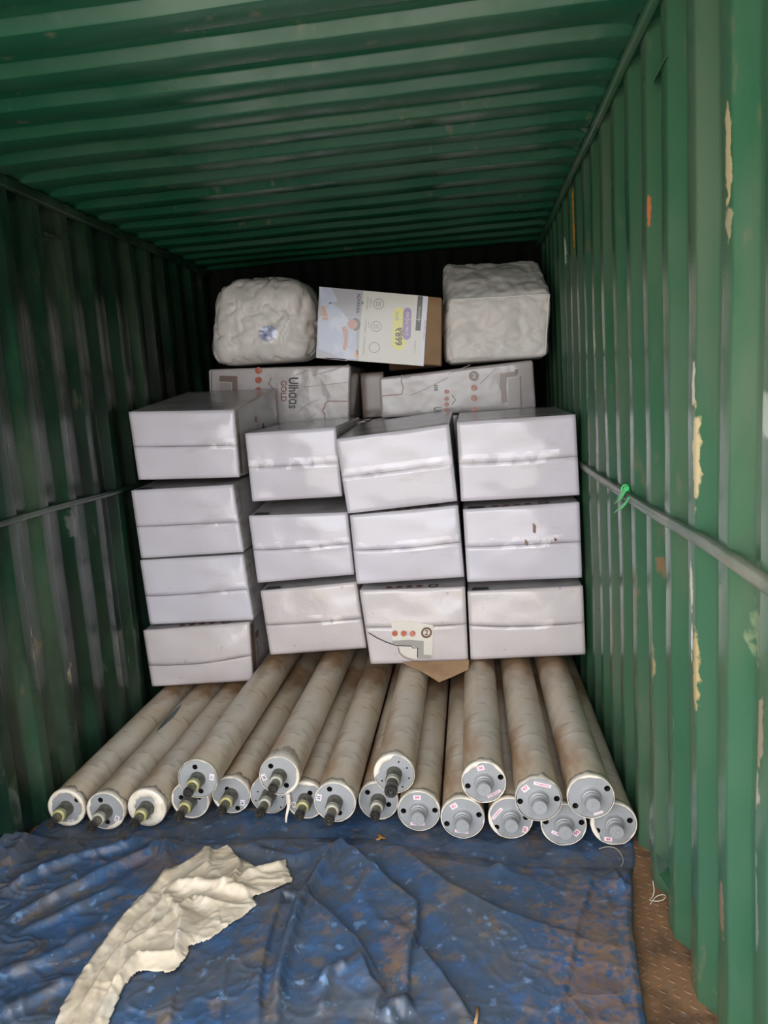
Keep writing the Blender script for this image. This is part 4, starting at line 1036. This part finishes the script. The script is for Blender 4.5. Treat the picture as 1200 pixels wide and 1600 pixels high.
# left-hand sack: rounder, in a clear film
Y0 = 4.50
P = {(0, 0, 0): aty(328, 574, Y0), (1, 0, 0): aty(486, 572, Y0), (0, 0, 1): aty(337, 441, Y0), (1, 0, 1): aty(478, 441, Y0)}
zb = 1.885
for k in ((0, 0, 0), (1, 0, 0)): P[k].z = zb
for k in list(P): P[(k[0], 1, k[2])] = P[k]+Vector((.01 if k[0] == 0 else -.01, .44, .03 if k[2] else 0))
t, Pl = sack('round bulging white sack with a pale blue label, upper left', P, 9.1, .020, .036, m_bag, .9, round_=.11)
base = t.location.copy()
cb = [v.co for v in t.children[0].data.vertices]
def onsack(px, py, off=.004):
    """point on the front of the sack seen at this pixel"""
    q_ = aty(px, py, Y0)-base
    best = min(cb, key=lambda v: (v.x-q_.x)**2+(v.z-q_.z)**2+(0 if v.y < .0 else 1)); return Vector((q_.x, best.y-off, q_.z))
V = []; n_ = 20
for i in range(n_):
    for j in range(5):
        a = 2*pi*i/n_; r_ = j/4; V.append(onsack(422+15*r_*cos(a), 522+12*r_*sin(a), .006))
o = mesh_obj('label_sticker', V, grid_faces(n_, 5, True), m_bluestick, t)
# clear film drawn over it
src = t.children[0]; me = src.data.copy(); me.name = 'clear_film'
cen = sum((v.co for v in me.vertices), Vector())/len(me.vertices)
for v in me.vertices:
    d = v.co-cen; v.co = cen+d*1.035+d.normalized()*(.006+.01*abs(noise.noise(v.co*6)))
    if v.co.z < .004: v.co.z = .004
fl = bpy.data.objects.new('clear_film', me); C.objects.link(fl); fl.parent = t; me.materials.clear(); me.materials.append(m_film.m)

# ------------------------------------------------------------------ small things
# bright green ribbon tied to the lashing rail
t = thing('ribbon', 'bright green ribbon tied round the rail on the right wall', 'ribbon', atx(978, 764, W-.012))
X = W-.022
def ribbon(pts, wid):
    V = []
    P3 = [atx(x, y, X-.002*i) for i, (x, y) in enumerate(pts)]
    for i, p in enumerate(P3):
        a = P3[max(i-1, 0)]; c = P3[min(i+1, len(P3)-1)]; d = (c-a).normalized(); n_ = d.cross(Vector((1, 0, 0))).normalized()*wid[i]
        V += [p+n_-t.location, p-n_-t.location]
    o = mesh_obj('ribbon_tail', V, grid_faces(len(P3), 2), m_rib, t); s_ = o.modifiers.new('t', 'SOLIDIFY'); s_.thickness = .0012
ribbon([(982, 763), (977, 764), (973, 771), (968, 778), (960, 787)], [.006, .012, .013, .012, .002])
ribbon([(983, 777), (979, 785), (973, 791), (966, 796), (959, 802)], [.002, .005, .007, .004, .001])
V, F = tube([Vector((0.013*cos(a)-.002, 0, .019*sin(a)-.004)) for a in [i*2*pi/12 for i in range(13)]], .003, 6)
mesh_obj('ribbon_knot', V, F, m_rib, t)
# strings
def string(pts, r, label, zz=None, X=None):
    L = []
    P3 = []
    for q_ in pts:
        x, y, hz = q_
        if X is None: p = atz(x, y, hz)
        else: p = atx(x, y, X)
        P3.append(p)
    for i in range(len(P3)-1):
        p0 = P3[max(i-1, 0)]; p1 = P3[i]; p2 = P3[i+1]; p3 = P3[min(i+2, len(P3)-1)]
        for k in range(6):
            s_ = k/6; L.append(.5*((2*p1)+(-p0+p2)*s_+(2*p0-5*p1+4*p2-p3)*s_*s_+(-p0+3*p1-3*p2+p3)*s_**3))
    L.append(P3[-1]); base = L[0].copy(); V, F = tube([p-base for p in L], r, 6)
    o = mesh_obj('string', V, F, m_str); o.location = base; return tag(o, label, 'string')
def tz(x, y):
    z = .01
    for _ in range(4): p = atz(x, y, z); z = tarp_h(p.x, p.y)
    return z+.003
string([(x, y, tz(x, y)) for x, y in ((936, 1326), (950, 1323), (963, 1326), (971, 1336), (974, 1346), (970, 1354))], .0012, 'thin white string curling on the tarpaulin below the right-hand rollers')
fz = FZ+.003
string([(1020, 1376, .03), (1022, 1392, .012), (1019, 1402, fz), (1015, 1406, fz), (1026, 1408, fz+.006), (1036, 1406, fz+.01), (1040, 1400, fz+.014), (1034, 1398, fz+.012), (1024, 1402, fz+.006), (1016, 1413, fz)], .0016, 'knotted white string on the bare steel floor at the right wall')
# leaf
c = atz(595, 1310, tz(595, 1310)); V = [(0, 0, .004)]
k = 18
for i in range(k):
    a = 2*pi*i/k; r_ = .019*(.62+.38*cos(3*a+.6))*(1+.15*noise.noise(Vector((a*2, 1, 1)))); V.append((r_*cos(a)*1.25, r_*sin(a)*1.3, .002+.004*abs(sin(a*2))))
o = mesh_obj('dry_leaf', V, [(0, 1+i, 1+(i+1) % k) for i in range(k)], m_leaf); o.location = c; s_ = o.modifiers.new('t', 'SOLIDIFY'); s_.thickness = .001
tag(o, 'small orange dry leaf on the tarpaulin below the middle rollers', 'leaf')
a = atz(743, 1600, tz(743, 1600)); b_ = atz(746, 1576, tz(746, 1576)); b0 = a.copy()
V, F = tube([(a-b0)+Vector((0, 0, .002)), (a-b0).lerp(b_-b0, .5)+Vector((.002, 0, .003)), (b_-b0)+Vector((0, 0, .002))], .005, 8, [1, .8, 1])
o = mesh_obj('stick', V, F, m_twig); o.location = b0; tag(o, 'short pale stick on the tarpaulin at the bottom edge', 'stick')
